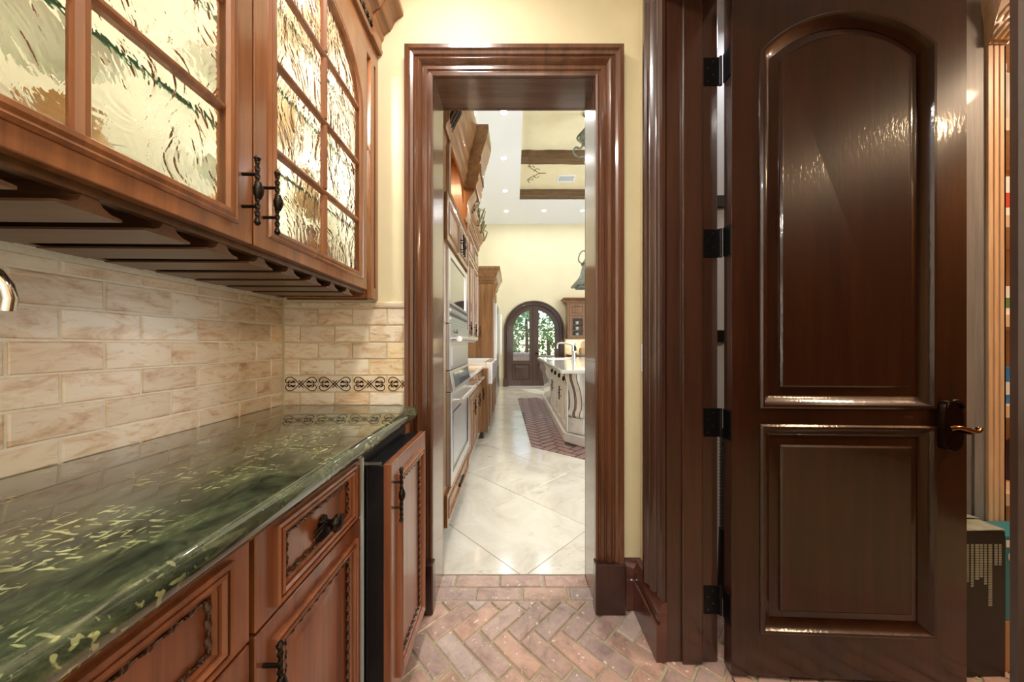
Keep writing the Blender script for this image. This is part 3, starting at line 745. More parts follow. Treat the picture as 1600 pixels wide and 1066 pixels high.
# end pilaster with a sunk flute
FP = frame((UX-.02, UY1-.072, 0), (0, 1, 0), (0, 0, 1))
pil = build('pilaster', MB(FP).prism([rect(0, .072, 1.376, 2.50), rect(.030, .048, 1.425, 2.395)], 0, .022), 'cherry', uc, bevel=.0015)
build('flute_back', MB(FP).box(.001, .071, 1.40, 2.45, -.02, .008), 'cherry', pil)
# face header above the doors and crown
build('header', MB(FP).box(-1.26, .0, 2.395, 2.50, 0, .02), 'cherry_along', uc)
crown = [(0, 2.475), (.014, 2.475), (.018, 2.490), (.013, 2.50), (.013, 2.53), (.022, 2.545), (.022, 2.562), (.036, 2.578), (.052, 2.585), (.062, 2.60), (.070, 2.622), (.086, 2.640), (.104, 2.648), (.110, 2.655), (.110, 2.675), (0, 2.675)]
mb = MB(); mb.loft([[(UX+v, y, u) for v, u in crown] for y in (UY0, UY1-.098)]); build('crown', mb, 'cherry_along', uc, smooth=25)
mb = MB(); mb.loft([[(UX+v+(.006 if v else 0), y, u) for v, u in crown] for y in (UY1-.098, UY1)]); build('crown_return', mb, 'cherry_along', uc, smooth=25)
build('crown_top', MB().box(XB, UX, UY0, UY1, 2.6601, 2.674), 'cherry_along', uc)
mb = MB(); mb.rope([(UX+.016, UY0, 2.515), (UX+.016, UY1-.1, 2.515)], .009, .034, 8, 2, .6); build('rope_carving', mb, 'glaze', uc, smooth=50)
# doors
GB, MBz, MA, MC, GT = 1.465, 1.667, 1.891, 2.106, 2.306
def glass_door(y0, width, hside):
    st = .0705; g0, g1 = st, width-st; mid = width/2; fr = FU(y0)
    ol = archrect(g0, g1, GB, MC, GT, 24)
    d = build('door', MB(fr).prism([rect(.002, width-.002, 1.405, 2.392), ol], 0, .022), 'cherry', uc, bevel=.0015)
    gp_ = [(-.002, .008), (-.002, .022), (-.010, .027), (-.018, .023), (-.022, .0235), (-.028, .022), (-.028, .012)]
    bead = [(.0, .004), (.0, .022), (-.004, .028), (-.012, .0295), (-.018, .0265), (-.022, .028), (-.028, .0245), (-.028, .018)]
    build('moulding', MB(fr).sweep(bead, u3(ol, 0), (0, 0, 1), True), 'cherry', d, smooth=25)
    mw = .011
    mp = lambda c: [(c-mw, .006), (c-mw*.8, .016), (c-.003, .022), (c+.003, .022), (c+mw*.8, .016), (c+mw, .006)]
    def bar(a, b):  # vertical bar
        m_ = MB(fr); m_.loft([[(mid+p[0]-0, v, p[1]) for p in mp(0)] for v in (a, b)]); build('muntin', m_, 'cherry', d, smooth=25)
    for a, b in ((GB, MBz-mw), (MBz+mw, MA-mw), (MA+mw, MC-mw), (MC+mw, GT)): bar(a, b)
    for v in (MBz, MA, MC):
        m_ = MB(fr); m_.loft([[(u, v+p[0], p[1]) for p in mp(0)] for u in (g0, g1)]); build('muntin', m_, 'cherry', d, smooth=25)
    lv = [GB, MBz, MA, MC]
    for k in range(3):
        for a, b in ((g0, mid), (mid, g1)): build('pane', MB(fr).box(a-.003 if a == g0 else a+.001, b+.003 if b == g1 else b-.001, lv[k]+.001-(.004 if k == 0 else 0), lv[k+1]-.001, .006, .0095), 'wavyglass', d)
    n = 10; a_ = (g1-g0)/2; r = GT-MC+.002
    q = [(mid, MC+.001), (g1+.002, MC+.001)]+[(mid+(a_+.002)*math.cos(PI/2*k/n), MC+r*math.sin(PI/2*k/n)) for k in range(1, n+1)]
    build('pane', MB(fr).prism([[(u+.0005, v) for u, v in q]], .006, .0095), 'wavyglass', d)
    build('pane', MB(fr).prism([[(2*mid-u-.0005, v) for u, v in reversed(q)]], .006, .0095), 'wavyglass', d)
    hu = width-.030 if hside > 0 else .030
    bail_handle(fr @ Matrix.Translation((0, 0, .022)), hu, 1.445 if hside < 0 else 1.445, 1.585, d, off=.032, r=.0055)
    return d
glass_door(.727, .597, -1)
glass_door(.151, .575, 1)
for zc in (1.645, 1.872, 2.09):
    gs = build('glass_shelf', MB().box(XB+.012, UX-.049, UY0+.002, UY1-.092, zc, zc+.009), 'shelfglass', uc)
    build('polished_edge', MB().box(UX-.0489, UX-.045, UY0+.002, UY1-.092, zc, zc+.009), 'shelfedge', gs)
# stemware rails, profile of an inverted tee with coves
prf = [(-.038, 0), (.038, 0), (.038, .004), (.024, .0065), (.014, .013), (.009, .024), (.008, .042), (-.008, .042), (-.009, .024), (-.014, .013), (-.024, .0065), (-.038, .004)]
for k in range(11):
    yc = 1.2145-k*.1075
    mb = MB(); mb.loft([[(x, yc+u, 1.3695+v) for u, v in prf] for x in (XB+.036, UX-.024)]); build('stemware_rail', mb, 'rackwood', uc, smooth=30)
for y in (.34, .56, .9, 1.16):
    pk = build('puck_light', MB().lathe([(.03, 0), (.03, .012), (.026, .014)], (-.8, y, 2.424), 2, 16), 'steel', uc, smooth=40)
    l = lamp('puck_lamp', 'AREA', (-.8, y, 2.42), 8, (1, .97, .91), .05); l.parent = pk; l.location = Vector((-.8, y, 2.42))-ORG[pk.name]
uc.rotation_euler = (0, 0, ROT)
# things inside the glass cabinet
def lathe_thing(name, label, cat, loc, prof, mat, group=None, seg=20, rf=None):
    o = build(name, MB().lathe(prof, (0, 0, 0), 2, seg, rf), mat, smooth=50); o.location = loc; return tag(o, label, cat, group)
M['bluecer'] = plain('blue_glaze', rgb(70, 110, 200), .2, coat=.5); M['browncer'] = plain('brown_glaze', rgb(128, 78, 40), .3, coat=.5, noise=.3, nscale=8)
M['tancer'] = plain('tan_glaze', rgb(190, 150, 100), .3, coat=.4, noise=.2, nscale=10); M['whitecer'] = plain('white_glaze', rgb(240, 236, 226), .2, coat=.4)
zs = (1.4455, 1.6545, 1.8815, 2.0995)
bowl = [(.0, 0), (.035, 0), (.04, .005), (.075, .04), (.085, .055), (.08, .055), (.07, .04), (.0, .012)]
jug = [(.0, 0), (.05, 0), (.062, .03), (.066, .07), (.055, .11), (.038, .135), (.042, .16), (.036, .158), (.0, .13)]
vase = [(.0, 0), (.04, 0), (.055, .05), (.045, .12), (.025, .15), (.03, .175), (.0, .17)]
cup = [(.0, 0), (.03, 0), (.036, .03), (.038, .09), (.034, .09), (.0, .01)]
lathe_thing('bowl', 'blue bowl behind wavy glass on the cabinet floor', 'bowl', (-.78, 1.02, zs[0]+.035), [(r, h) for r, h in bowl], 'bluecer').location.z = zs[0]
lathe_thing('jug', 'brown jug behind the lowest pane beside the end pilaster', 'jug', (-.77, 1.20, zs[0]), [(r*1.05, h*1.05) for r, h in jug], 'browncer')
lathe_thing('vase', 'tan vase on the lowest glass shelf near the end pilaster', 'vase', (-.78, 1.20, zs[1]), vase, 'tancer')
lathe_thing('plate_stack', 'cream stacked plates on the lowest glass shelf of the cabinet', 'plates', (-.80, .93, zs[1]), [(.0, 0), (.08, 0), (.1, .01), (.1, .05), (.0, .045)], 'whitecer')
lathe_thing('jug', 'tan jug behind the double panes of the nearer glass door', 'jug', (-.8, .57, zs[0]), jug, 'tancer')
lathe_thing('bowl', 'cream bowl on the lowest shelf behind the nearer glass door', 'bowl', (-.8, .55, zs[1]), bowl, 'whitecer')
lathe_thing('vase', 'slim tan vase on the lowest shelf at the near end of the cabinet', 'vase', (-.84, .28, zs[1]), [(q*.7, h) for q, h in vase], 'tancer')
for k, (x, y) in enumerate(((-.74, .44), (-.83, .42), (-.74, .34), (-.83, .30))):
    lathe_thing('cup', 'cream cup on the cabinet floor behind the nearer glass door', 'cup', (x, y, zs[0]), cup, 'whitecer', 'cups on the cabinet floor')
for k, (x, y) in enumerate(((-.72, .80), (-.80, .80), (-.72, .89), (-.80, .89))):
    lathe_thing('tumbler', 'tan tumbler on the cabinet floor behind the far glass door', 'tumbler', (x, y, zs[0]), cup, 'tancer', 'tumblers on the cabinet floor')
lathe_thing('vase', 'tan vase on the middle glass shelf behind the far door', 'vase', (-.8, 1.1, zs[2]), vase, 'tancer')
lathe_thing('bowl', 'cream bowl on the middle glass shelf behind the far door', 'bowl', (-.8, .88, zs[2]), bowl, 'whitecer')

# ================================================================== PANTRY CONTENTS
ps = thing('pantry_shelving', 'pale maple pantry shelf tower with fluted pilaster and carved capital', 'shelves', (2.2, 1.35, 0), kind=None)
build('end_panel', MB().box(1.64, 1.874, 1.27, 1.32, 0, 2.62), 'greywood', ps, bevel=.002)
build('panel_edge', MB(frame((1.63, 1.27, 0), (1, 0, 0), (0, 0, 1))).prism([rect(.055, .205, .02, .85), rect(.07, .19, .035, .835)], 0, .006), 'greywood', ps)
pz = [(1.950, 1.262), (2.040, 1.262), (2.040, 1.32), (1.950, 1.32)]
pc = MB(); fl = []
for k in range(3):
    x = 1.874+k*.0225
    fl += [(x, 1.262), (x+.015, 1.262), (x+.0165, 1.270), (x+.021, 1.270)]
fl = [(1.872, 1.32), (1.872, 1.262)]+fl[1:]+[(1.940, 1.262), (1.940, 1.32)]
pc.prism([fl], .0, 2.36); build('fluted_pilaster', pc, 'maple', ps)
cp = MB(); cp.loft([[(x0, y0, z), (x1, y0, z), (x1, 1.32, z), (x0, 1.32, z)] for x0, x1, y0, z in ((1.868, 1.944, 1.258, 2.362), (1.868, 1.948, 1.255, 2.38), (1.864, 1.965, 1.235, 2.45), (1.855, 1.985, 1.215, 2.50), (1.85, 1.99, 1.21, 2.54))])
cpo = build('capital', cp, 'maple', ps)
lf = MB()
for x in (1.882, 1.906, 1.930, 1.950):
    for z in (2.37, 2.43):
        lf.tube(spline([(x-.012, 1.25, z), (x, 1.232, z+.03), (x+.014, 1.226, z+.055), (x+.016, 1.216, z+.045)], 3), lambda t: .009*(1-.5*t), 6)
build('carved_leaves', lf, 'maple', cpo, smooth=60)
SZ = [.13, .58, .935, 1.30, 1.70, 2.09, 2.45]
for z in SZ: build('shelf', MB().box(1.94, 2.88, 1.285, 1.58, z-.052, z), 'maple', ps, bevel=.002)
build('shelf_back', MB().box(1.94, 2.88, 1.581, 1.595, .02, 2.6), 'maple', ps)
G = {}
def mcol(n, c, **k): G[n] = plain(n, rgb(*c), .4, **k); return G[n]
for n, c in (('blue_label', (58, 120, 190)), ('red_label', (196, 60, 44)), ('white_label', (236, 232, 226)), ('kraft', (186, 136, 92)), ('teal_label', (48, 128, 140)), ('green_label', (96, 130, 80)), ('violet_cloth', (120, 104, 124)), ('clear_plastic', (226, 214, 204)), ('dark_label', (24, 15, 14))): M[n] = mcol(n, c)
def cbox(name, label, cat, x, y, z, w_, d, h, mat, group=None, stripe=None):
    o = build(name, MB().box(-w_/2, w_/2, -d/2, d/2, 0, h), mat, bevel=.0015); o.location = (x, y, z); tag(o, label, cat, group)
    if stripe:
        ORG[o.name] = Vector((0, 0, 0)); build('printed_band', MB().box(-w_/2+.003, w_/2-.003, -d/2-.001, -d/2, h*.25, h*.6), stripe, o)
    return o
def jar(name, label, cat, x, y, z, r, h, mat, lid, group=None):
    o = build(name, MB().lathe([(.0, 0), (r*.95, 0), (r, r*.1), (r, h*.72), (r*.55, h*.86), (r*.5, h*.9), (.0, h*.9)], (0, 0, 0), 2, 16), mat, smooth=45); o.location = (x, y, z); tag(o, label, cat, group)
    build('lid', MB().lathe([(.0, h*.9), (r*.56, h*.9), (r*.56, h), (.0, h)], (0, 0, 0), 2, 16), lid, o, smooth=45); return o
cbox('food_box', 'blue printed box on the third pantry shelf up', 'box', 2.03, 1.36, SZ[2], .12, .09, .15, 'blue_label', stripe='white_label')
jar('bottle', 'red sauce bottle on the second pantry shelf up', 'bottle', 2.01, 1.36, SZ[1], .045, .24, 'red_label', 'white_label')
jar('bottle', 'violet capped bottle behind the red bottle on the second shelf up', 'bottle', 2.23, 1.40, SZ[1], .05, .22, 'violet_cloth', 'white_label')
cbox('food_box', 'white box with green band on the fourth pantry shelf up', 'box', 2.03, 1.37, SZ[3], .13, .09, .12, 'white_label', stripe='green_label')
jar('jar', 'clear plastic jar beside the white box on the fourth shelf up', 'jar', 2.27, 1.38, SZ[3], .05, .13, 'clear_plastic', 'red_label')
cbox('carton', 'white carton with round print on the fifth pantry shelf up', 'box', 2.01, 1.36, SZ[4], .09, .09, .17, 'white_label', stripe='red_label')
jar('jar', 'dark lidded jar behind the white carton on the fifth shelf up', 'jar', 2.25, 1.40, SZ[4], .05, .21, 'clear_plastic', 'dark_label')
jar('jug', 'clear plastic jug on the sixth pantry shelf up', 'jug', 2.04, 1.37, SZ[5], .07, .26, 'clear_plastic', 'white_label')
jar('jar', 'red lidded jar beside the clear jug on the sixth shelf up', 'jar', 2.28, 1.38, SZ[5], .055, .16, 'red_label', 'red_label')
cbox('towel_pack', 'violet folded cloth pack on the bottom pantry shelf', 'cloth', 2.06, 1.40, SZ[0], .2, .16, .1, 'violet_cloth')
# dark carton with printed drips, standing against the door's free edge
db = thing('carton', 'dark brown carton with white drip print and loose flaps beside the door', 'box', (1.63, 1.23, 0))
build('box_body', MB().prism([rect(1.552, 1.742, 1.135, 1.262), rect(1.556, 1.738, 1.139, 1.258)], 0, .515, lambda u, v, q: (u, v, q)), 'dark_label', db)
build('box_floor', MB().box(1.556, 1.738, 1.139, 1.258, .40, .42), 'dark_label', db)
M['flap'] = plain('flap_card', rgb(150, 150, 132), .6, noise=.2, nscale=20)
for k, (y0, z0, y1, z1) in enumerate(((1.136, .515, 1.20, .528), (1.262, .515, 1.195, .535))):
    mb = MB(); mb.loft([[(1.552, y0, z0), (1.744, y0, z0+.004), (1.744, y0, z0+.007), (1.552, y0, z0+.003)], [(1.556, y1, z1), (1.738, y1, z1-.006), (1.738, y1, z1-.003), (1.556, y1, z1+.003)]]); build('flap', mb, 'flap', db)
mb = MB()
for k, (dx, ln) in enumerate(((.035, .27), (.056, .135), (.073, .15), (.09, .125), (.105, .115), (.12, .14), (.137, .215), (.157, .075), (.172, .07))):
    z = .47
    while z > .47-ln:
        wd = .013-.002*(k % 3)
        mb.box(1.552+dx-wd/2, 1.552+dx+wd/2, 1.1342, 1.135, z-.006, z); z -= .0085
build('drip_print', mb, 'flap', db)['kind'] = 'stuff'
tb = thing('carton', 'teal carton with white lettering and oval patch behind the dark carton', 'box', (2.0, 1.19, .0))
build('crate_base', MB().box(1.765, 2.05, 1.15, 1.25, 0, .185), 'kraft', tb, bevel=.002)
build('box_body', MB().box(1.765, 2.05, 1.15, 1.25, .186, .49), 'teal_label', tb, bevel=.002)
build('white_band', MB().box(1.768, 2.04, 1.1492, 1.15, .45, .475), 'white_label', tb)
fc = bpy.data.curves.new('lettering', 'FONT'); fc.body = 'CO'; fc.size = .075; fc.extrude = .0005
fo = bpy.data.objects.new('lettering', fc); COL.objects.link(fo); fo.parent = tb; fo.location = Vector((1.772, 1.149, .39))-ORG[tb.name]; fo.rotation_euler = (PI/2, 0, 0)
bpy.context.view_layer.update(); me = bpy.data.meshes.new_from_object(fo.evaluated_get(bpy.context.evaluated_depsgraph_get())); me.materials.clear(); me.materials.append(M['white_label'])
lo_ = bpy.data.objects.new('lettering', me); COL.objects.link(lo_); lo_.parent = tb; lo_.location = fo.location; lo_.rotation_euler = fo.rotation_euler; bpy.data.objects.remove(fo); lo_.name = 'lettering'
build('oval_patch', MB().prism([[(1.86+.055*math.cos(t)*abs(math.cos(t))**-.4 if abs(math.cos(t)) > 1e-3 else 1.86, .29+.075*math.sin(t)) for t in [2*PI*k/20+.01 for k in range(20)]]], 1.1485, 1.15, xz), 'white_label', tb)
# ribbed hose and blocks for unidentified dark spots on the pantry back wall, seen through the hinge gap
hz = MB(); hx, hy = 1.005, 1.53
pts = [(hx, hy, z) for z in [.30+.004*k for k in range(120)]]
hz.tube(pts, .02, 10, True, lambda th, i: 1.0 if i % 4 < 2 else .8)
hs = thing('vacuum_hose', 'grey ribbed vacuum hose standing behind the hinge gap', 'hose', (hx, hy, 0))
build('hose', hz, 'steeldark', hs, smooth=50); build('nozzle', MB().lathe([(.0, 0), (.06, 0), (.06, .03), (.028, .07), (.022, .30), (.0, .30)], (hx, hy, 0), 2, 14), 'black', hs, smooth=40)
for zc, ps_ in ((1.89, 'upper'), (1.22, 'lower')):
    o = build('dark_block', MB().box(.97, 1.06, KN-.035, KN-.02, zc-.03, zc+.03), 'black', bevel=.003); tag(o, '%s unidentified dark block on the pale pantry wall behind the hinge gap' % ps_, 'clip')

# ================================================================== KITCHEN
KX = -.40
def front(M_, u0, u1, v0, v1, parent, mat='kwood', name='door', deep=.018, m=.05):
    o = build(name, MB(M_).prism([rect(u0, u1, v0, v1), rect(u0+m, u1-m, v0+m, v1-m)], 0, deep), mat, parent, bevel=.002)
    build('moulding', MB(M_).sweep([(-.004, deep-.008), (-.004, deep+.004), (.004, deep+.008), (.012, deep+.002), (.018, deep-.008)], u3(rect(u0+m, u1-m, v0+m, v1-m), 0), (0, 0, 1), True), mat, o, smooth=25)
    mb = MB(M_); r0 = rect(u0+m, u1-m, v0+m, v1-m); q = min(.03, (u1-u0-2*m)*.2, (v1-v0-2*m)*.2)
    mb.loft([u3(r0, 0), u3(r0, .006), u3(inset(r0, q), .014), u3(inset(r0, q+.004), .014)]); build('panel', mb, mat, o, smooth=25); return o
def hbar(M_, u0, u1, v, off, r, parent, mat='steel', name='handle'):
    h = MB(M_); h.tube([(u0, v, off), (u1, v, off)], r, 12); o = build(name, h, mat, parent, smooth=50)
    for u in (u0+.04, u1-.04): build('handle_post', MB(M_).tube([(u, v, 0), (u, v, off)], r*.7, 8), mat, o, smooth=50)
    return o
OT0, OT1 = 1.82, 2.72
ot = thing('oven_tower', 'tall walnut oven tower with lit arched niche and stepped crown', 'cabinet', (-.7, 2.27, 0))
FO = frame((KX, OT0, 0), (0, 1, 0), (0, 0, 1)); OW = OT1-OT0
niche = archrect(.10, OW-.10, 2.10, 2.34, 2.53, 20)
ov = rect(.07, OW-.07, .335, 1.76)
build('face_frame', MB(FO).prism([rect(0, OW, .11, 2.72), niche, ov], -.02, 0), 'kwood', ot, bevel=.002)
build('side_panel', MB().box(-1.04, KX-.02, OT0, OT0+.018, .0, 2.72), 'kwood', ot); build('side_panel', MB().box(-1.04, KX-.02, OT1-.018, OT1, 0, 2.72), 'kwood', ot)
build('toe_kick', MB().box(-1.0, KX-.07, OT0+.02, OT1-.02, 0, .108), 'plinth', ot)
build('niche_floor', MB().box(-.95, KX-.021, OT0+.02, OT1-.02, 2.07, 2.09), 'kwood', ot); build('niche_back', MB().box(-.97, -.951, OT0+.02, OT1-.02, 2.07, 2.72), 'maple', ot)
build('niche_moulding', MB(FO).sweep([(-.004, 0), (-.004, .02), (-.016, .026), (-.028, .018), (-.034, 0)], u3(niche, 0), (0, 0, 1), True), 'kwood', ot, smooth=25)
for u0, u1 in ((.02, OW/2-.003), (OW/2+.003, OW-.02)):
    f = front(FO, u0, u1, 1.785, 2.06, ot, m=.045)
for uu, f in zip((OW/2-.03, OW/2+.03), [c for c in ot.children if c.name.startswith('door')]): bail_handle(FO @ Matrix.Translation((0, 0, .018)), uu, 1.81, 1.94, f, off=.03, r=.007)
f = front(FO, .02, OW-.02, .12, .31, ot, name='drawer', m=.04); mbk = MB(FO); mbk.tube([(OW*.40, .215, .03), (OW*.60, .215, .03)], .009, 8)
for u in (OW*.43, OW*.57): mbk.tube([(u, .215, .018), (u, .215, .03)], .006, 6)
build('pull', mbk, 'iron', f, smooth=50)
kcr = [(0, 2.55), (.02, 2.55), (.025, 2.575), (.05, 2.60), (.05, 2.64), (.065, 2.66), (.065, 2.74), (.08, 2.76), (.085, 2.80), (.105, 2.84), (.135, 2.90), (.16, 2.96), (.17, 3.0), (.17, 3.04), (0, 3.04)]
def kcrown(y0, y1, add, name, z_off=-.14, x=KX, mat='kwood_along'):
    mb = MB(); mb.loft([[(x+v*.65+(add if v else 0), y, u+z_off) for v, u in kcr] for y in (y0, y1)]); return build(name, mb, mat, ot, smooth=25)
kcrown(OT0, 2.50, 0, 'crown'); cb_ = kcrown(2.5001, 2.78, .09, 'crown_block')
build('frieze', MB().box(-1.04, KX-.0005, OT0, 2.78, 2.721, 2.89), 'kwood', ot)
for k in range(6): build('dentil', MB().box(KX+.13, KX+.142, 2.51+k*.045, 2.53+k*.045, 2.525, 2.595), 'kwood', cb_)
mb = MB(FO); mb.loft([[(.715, z, 0), (.875, z, 0), (.875, z, w_), (.715, z, w_)] for z, w_ in ((2.17, .012), (2.20, .03), (2.26, .035), (2.30, .03), (2.34, .05), (2.39, .085), (2.41, .09))])
build('corbel', mb, 'kwood', ot, smooth=40)
mb = MB(FO); mb.loft([[(.01, z, 0), (.12, z, 0), (.12, z, w_), (.01, z, w_)] for z, w_ in ((2.47, .01), (2.50, .03), (2.55, .05), (2.58, .05))])
for a in range(3): mb.tube(spline([(.03+a*.035, 2.46, .02), (.03+a*.035, 2.52, .05), (.03+a*.035, 2.57, .075), (.03+a*.035, 2.60, .06)], 3), .014, 6)
build('carved_bracket', mb, 'bronze', ot, smooth=50)
build('pilaster', MB(FO).box(.815, .885, 1.0, 2.165, .0005, .012), 'kwood', ot, bevel=.003)
lamp('niche_lamp', 'AREA', (-.7, 2.27, 2.69), 12, AMB, .5, .2)
# built-in appliances
def appliance(name, label, cat, v0, v1): return thing(name, label, cat, (KX, (OT0+OT1)/2, (v0+v1)/2))
a = appliance('microwave', 'built-in microwave with steel trim and dark glass above the ovens', 'microwave', 1.31, 1.755)
build('trim_frame', MB(FO).prism([rect(.075, OW-.075, 1.306, 1.755), rect(.135, OW-.135, 1.445, 1.715)], -.2, .014), 'steel', a, bevel=.003)
build('window', MB(FO).box(.1355, OW-.1355, 1.4455, 1.7145, -.1, .006), 'blackglass', a)
for k in range(4): build('vent_slat', MB(FO).box(.12, OW-.12, 1.33+k*.026, 1.346+k*.026, .0145, .020), 'steeldark' if k % 2 else 'steel', a)
a = appliance('steam_oven', 'steel faced middle oven with towel-bar handle under the microwave', 'oven', 1.03, 1.30)
build('door', MB(FO).box(.075, OW-.075, 1.025, 1.302, -.2, .022), 'steel', a, bevel=.004)
build('window', MB(FO).box(.14, OW-.14, 1.045, 1.165, .0225, .026), 'steel', a, bevel=.002)
hbar(FO, .08, OW-.08, 1.212, .075, .017, a)
for u in (.2, .25, .3): build('button', MB(FO).lathe([(.0, 0), (.012, 0), (.011, .006), (.0, .007)], (u, 1.262, .022), 2, 10), 'steeldark', a)
a = appliance('wall_oven', 'large steel wall oven with tilted control panel and wide window', 'oven', .335, 1.02)
mb = MB(FO); mb.loft([[(.075, .897, -.2), (OW-.075, .897, -.2), (OW-.075, .897, .045), (.075, .897, .045)], [(.075, 1.02, -.2), (OW-.075, 1.02, -.2), (OW-.075, 1.02, .022), (.075, 1.02, .022)]])
build('control_panel', mb, 'steel', a, bevel=.003)
mb = MB(FO); mb.loft([[(.14, .915, .03), (OW-.14, .915, .03), (OW-.14, .915, .0432), (.14, .915, .0432)], [(.14, 1.003, .01), (OW-.14, 1.003, .01), (OW-.14, 1.003, .0265), (.14, 1.003, .0265)]])
build('display', mb, 'screen', a)
build('door', MB(FO).prism([rect(.075, OW-.075, .335, .892), rect(.13, OW-.13, .40, .77)], -.2, .03), 'steel', a, bevel=.004)
build('window', MB(FO).box(.1305, OW-.1305, .4005, .7695, -.1, .024), 'steel', a)
build('window_edge', MB(FO).prism([rect(.13, OW-.13, .40, .77), rect(.14, OW-.14, .41, .76)], .0241, .031), 'blackglass', a)
hbar(FO, .10, OW-.10, .838, .085, .015, a)

# upper cabinets past the tower
up = thing('wall_cabinet', 'walnut wall cabinets past the oven tower topped by a carved garland', 'cabinet', (-.75, 3.4, 1.25))
build('carcass', MB().box(-1.045, -.47, 2.80, 4.05, 1.22, 2.42), 'kwood', up)
FU2 = frame((-.47, 2.80, 0), (0, 1, 0), (0, 0, 1))
for k in range(3):
    f = front(FU2, .01+k*.415, .41+k*.415, 1.23, 2.08, up); bail_handle(FU2 @ Matrix.Translation((0, 0, .018)), .37+k*.415, 1.27, 1.4, f, r=.007)
    front(FU2, .01+k*.415, .41+k*.415, 2.095, 2.33, up, m=.04)
mb = MB(); mb.loft([[(-.47+v*.55, y, 2.34+(u-2.55)*.35) for v, u in kcr] for y in (2.80, 4.06)]); build('crown', mb, 'kwood_along', up, smooth=25)
M['garland'] = plain('garland_gold', rgb(126, 112, 66), .6, noise=.5, nscale=25)
mb = MB(); r = random.Random(3)
for k in range(46):
    y = 2.86+k*.026; z = 2.53+.06*math.sin(k*.5)+.03; x = -.40+r.uniform(-.03, .03)
    p = [(x, y, z-.05), (x+r.uniform(-.02, .05), y+r.uniform(-.05, .05), z+r.uniform(0, .08)), (x+r.uniform(-.02, .06), y+r.uniform(-.08, .08), z+r.uniform(.03, .16))]
    mb.tube(spline(p, 2), lambda t: .012*(1-.7*t), 5)
mb.tube([(-.41, 2.84, 2.52), (-.41, 4.05, 2.52)], .02, 6)
o = tag(build('garland', mb, 'garland', smooth=40), 'dry gold garland lying along the top of the walnut wall cabinets', 'garland', kind='stuff')
lamp('under_cabinet_lamp', 'AREA', (-.8, 3.6, 1.215), 5, AMB, .8, .1)
# base run
kb = thing('base_cabinet', 'walnut base cabinet with steel topped edge right after the ovens', 'cabinet', (-.7, 3.3, 0))
build('carcass', MB().box(-1.045, -.42, 2.73, 3.98, .11, .87), 'kwood', kb); build('toe_kick', MB().box(-1.0, -.48, 2.73, 3.98, 0, .109), 'white', kb)
FB = frame((-.42, 2.73, 0), (0, 1, 0), (0, 0, 1))
for k in range(3):
    f = front(FB, .01+k*.415, .41+k*.415, .70, .86, kb, name='drawer', m=.035); hbar(FB @ Matrix.Translation((0, 0, .018)), .08+k*.415, .34+k*.415, .78, .04, .009, f)
    f = front(FB, .01+k*.415, .41+k*.415, .12, .69, kb); bail_handle(FB @ Matrix.Translation((0, 0, .018)), .37+k*.415, .5, .64, f, r=.007)
o = tag(build('countertop', MB().box(-1.045, -.385, 2.73, 3.985, .871, .91), 'marble', bevel=.006, seg=2), 'white stone counter between oven tower and farmhouse sink', 'countertop')
sb = thing('sink_cabinet', 'walnut sink cabinet jutting out with a wood side toward the ovens', 'cabinet', (-.7, 4.7, 0))
build('carcass', MB().box(-1.045, -.33, 4.0, 5.9, .10, .66), 'kwood', sb); build('toe_kick', MB().box(-1.0, -.38, 4.0, 5.9, 0, .099), 'plinth', sb)
build('end_post', MB().box(-.45, -.325, 3.988, 4.12, .08, .88), 'kwood', sb, bevel=.008); build('end_post', MB().box(-.45, -.325, 5.35, 5.48, .08, .88), 'kwood', sb, bevel=.008)
FS = frame((-.33, 4.12, 0), (0, 1, 0), (0, 0, 1))
for k in range(2): front(FS, .02+k*.6, .6+k*.6, .12, .64, sb)
sk_ = thing('farmhouse_sink', 'white apron-front sink set in the walnut cabinets', 'sink', (-.6, 4.72, .67))
build('apron', MB().box(-.36, -.28, 4.125, 5.345, .665, .945), 'porcelain', sk_, bevel=.012, seg=2)
build('basin', MB(None).prism([rect(-.95, -.361, 4.125, 5.345), rect(-.90, -.40, 4.18, 5.29)], .665, .943), 'porcelain', sk_, bevel=.006)
build('basin_floor', MB().box(-.899, -.401, 4.181, 5.289, .67, .70), 'porcelain', sk_)
o = tag(build('countertop', MB().box(-1.045, -.34, 5.49, 6.18, .885, .92), 'marble', bevel=.005), 'white stone counter between farmhouse sink and fridge panel', 'countertop')
# tall fridge cabinet
tf = thing('fridge_cabinet', 'tall walnut fridge surround with dentil crown past the sink', 'cabinet', (-.7, 6.8, 0))
build('side_panel', MB().box(-1.045, -.40, 6.20, 6.26, 0, 2.36), 'kwood', tf, bevel=.003); build('side_panel', MB().box(-1.045, -.40, 7.30, 7.36, 0, 2.36), 'kwood', tf)
build('top_box', MB().box(-1.045, -.42, 6.261, 7.299, 2.02, 2.36), 'kwood', tf)
FT = frame((-.42, 6.26, 0), (0, 1, 0), (0, 0, 1)); front(FT, .01, .51, 2.04, 2.34, tf); front(FT, .53, 1.03, 2.04, 2.34, tf)
cpr = [(0, 2.36), (.02, 2.36), (.03, 2.40), (.045, 2.41), (.045, 2.47), (.06, 2.48), (.08, 2.53), (.12, 2.60), (.135, 2.61), (.135, 2.66), (0, 2.66)]
build('crown', MB().sweep([(-v, u-2.36) if False else (v, u-2.36) for v, u in cpr], [(-.40, 7.36, 2.36), (-.40, 6.20, 2.36), (-1.045, 6.20, 2.36)], (0, 0, 1)), 'kwood_along', tf, smooth=25)
build('crown_cap', MB().box(-1.04, -.402, 6.202, 7.35, 2.361, 2.655), 'kwood', tf)
for k in range(13): build('dentil', MB().box(-1.03+k*.05, -1.005+k*.05, 6.14, 6.154, 2.415, 2.465), 'kwood', tf)
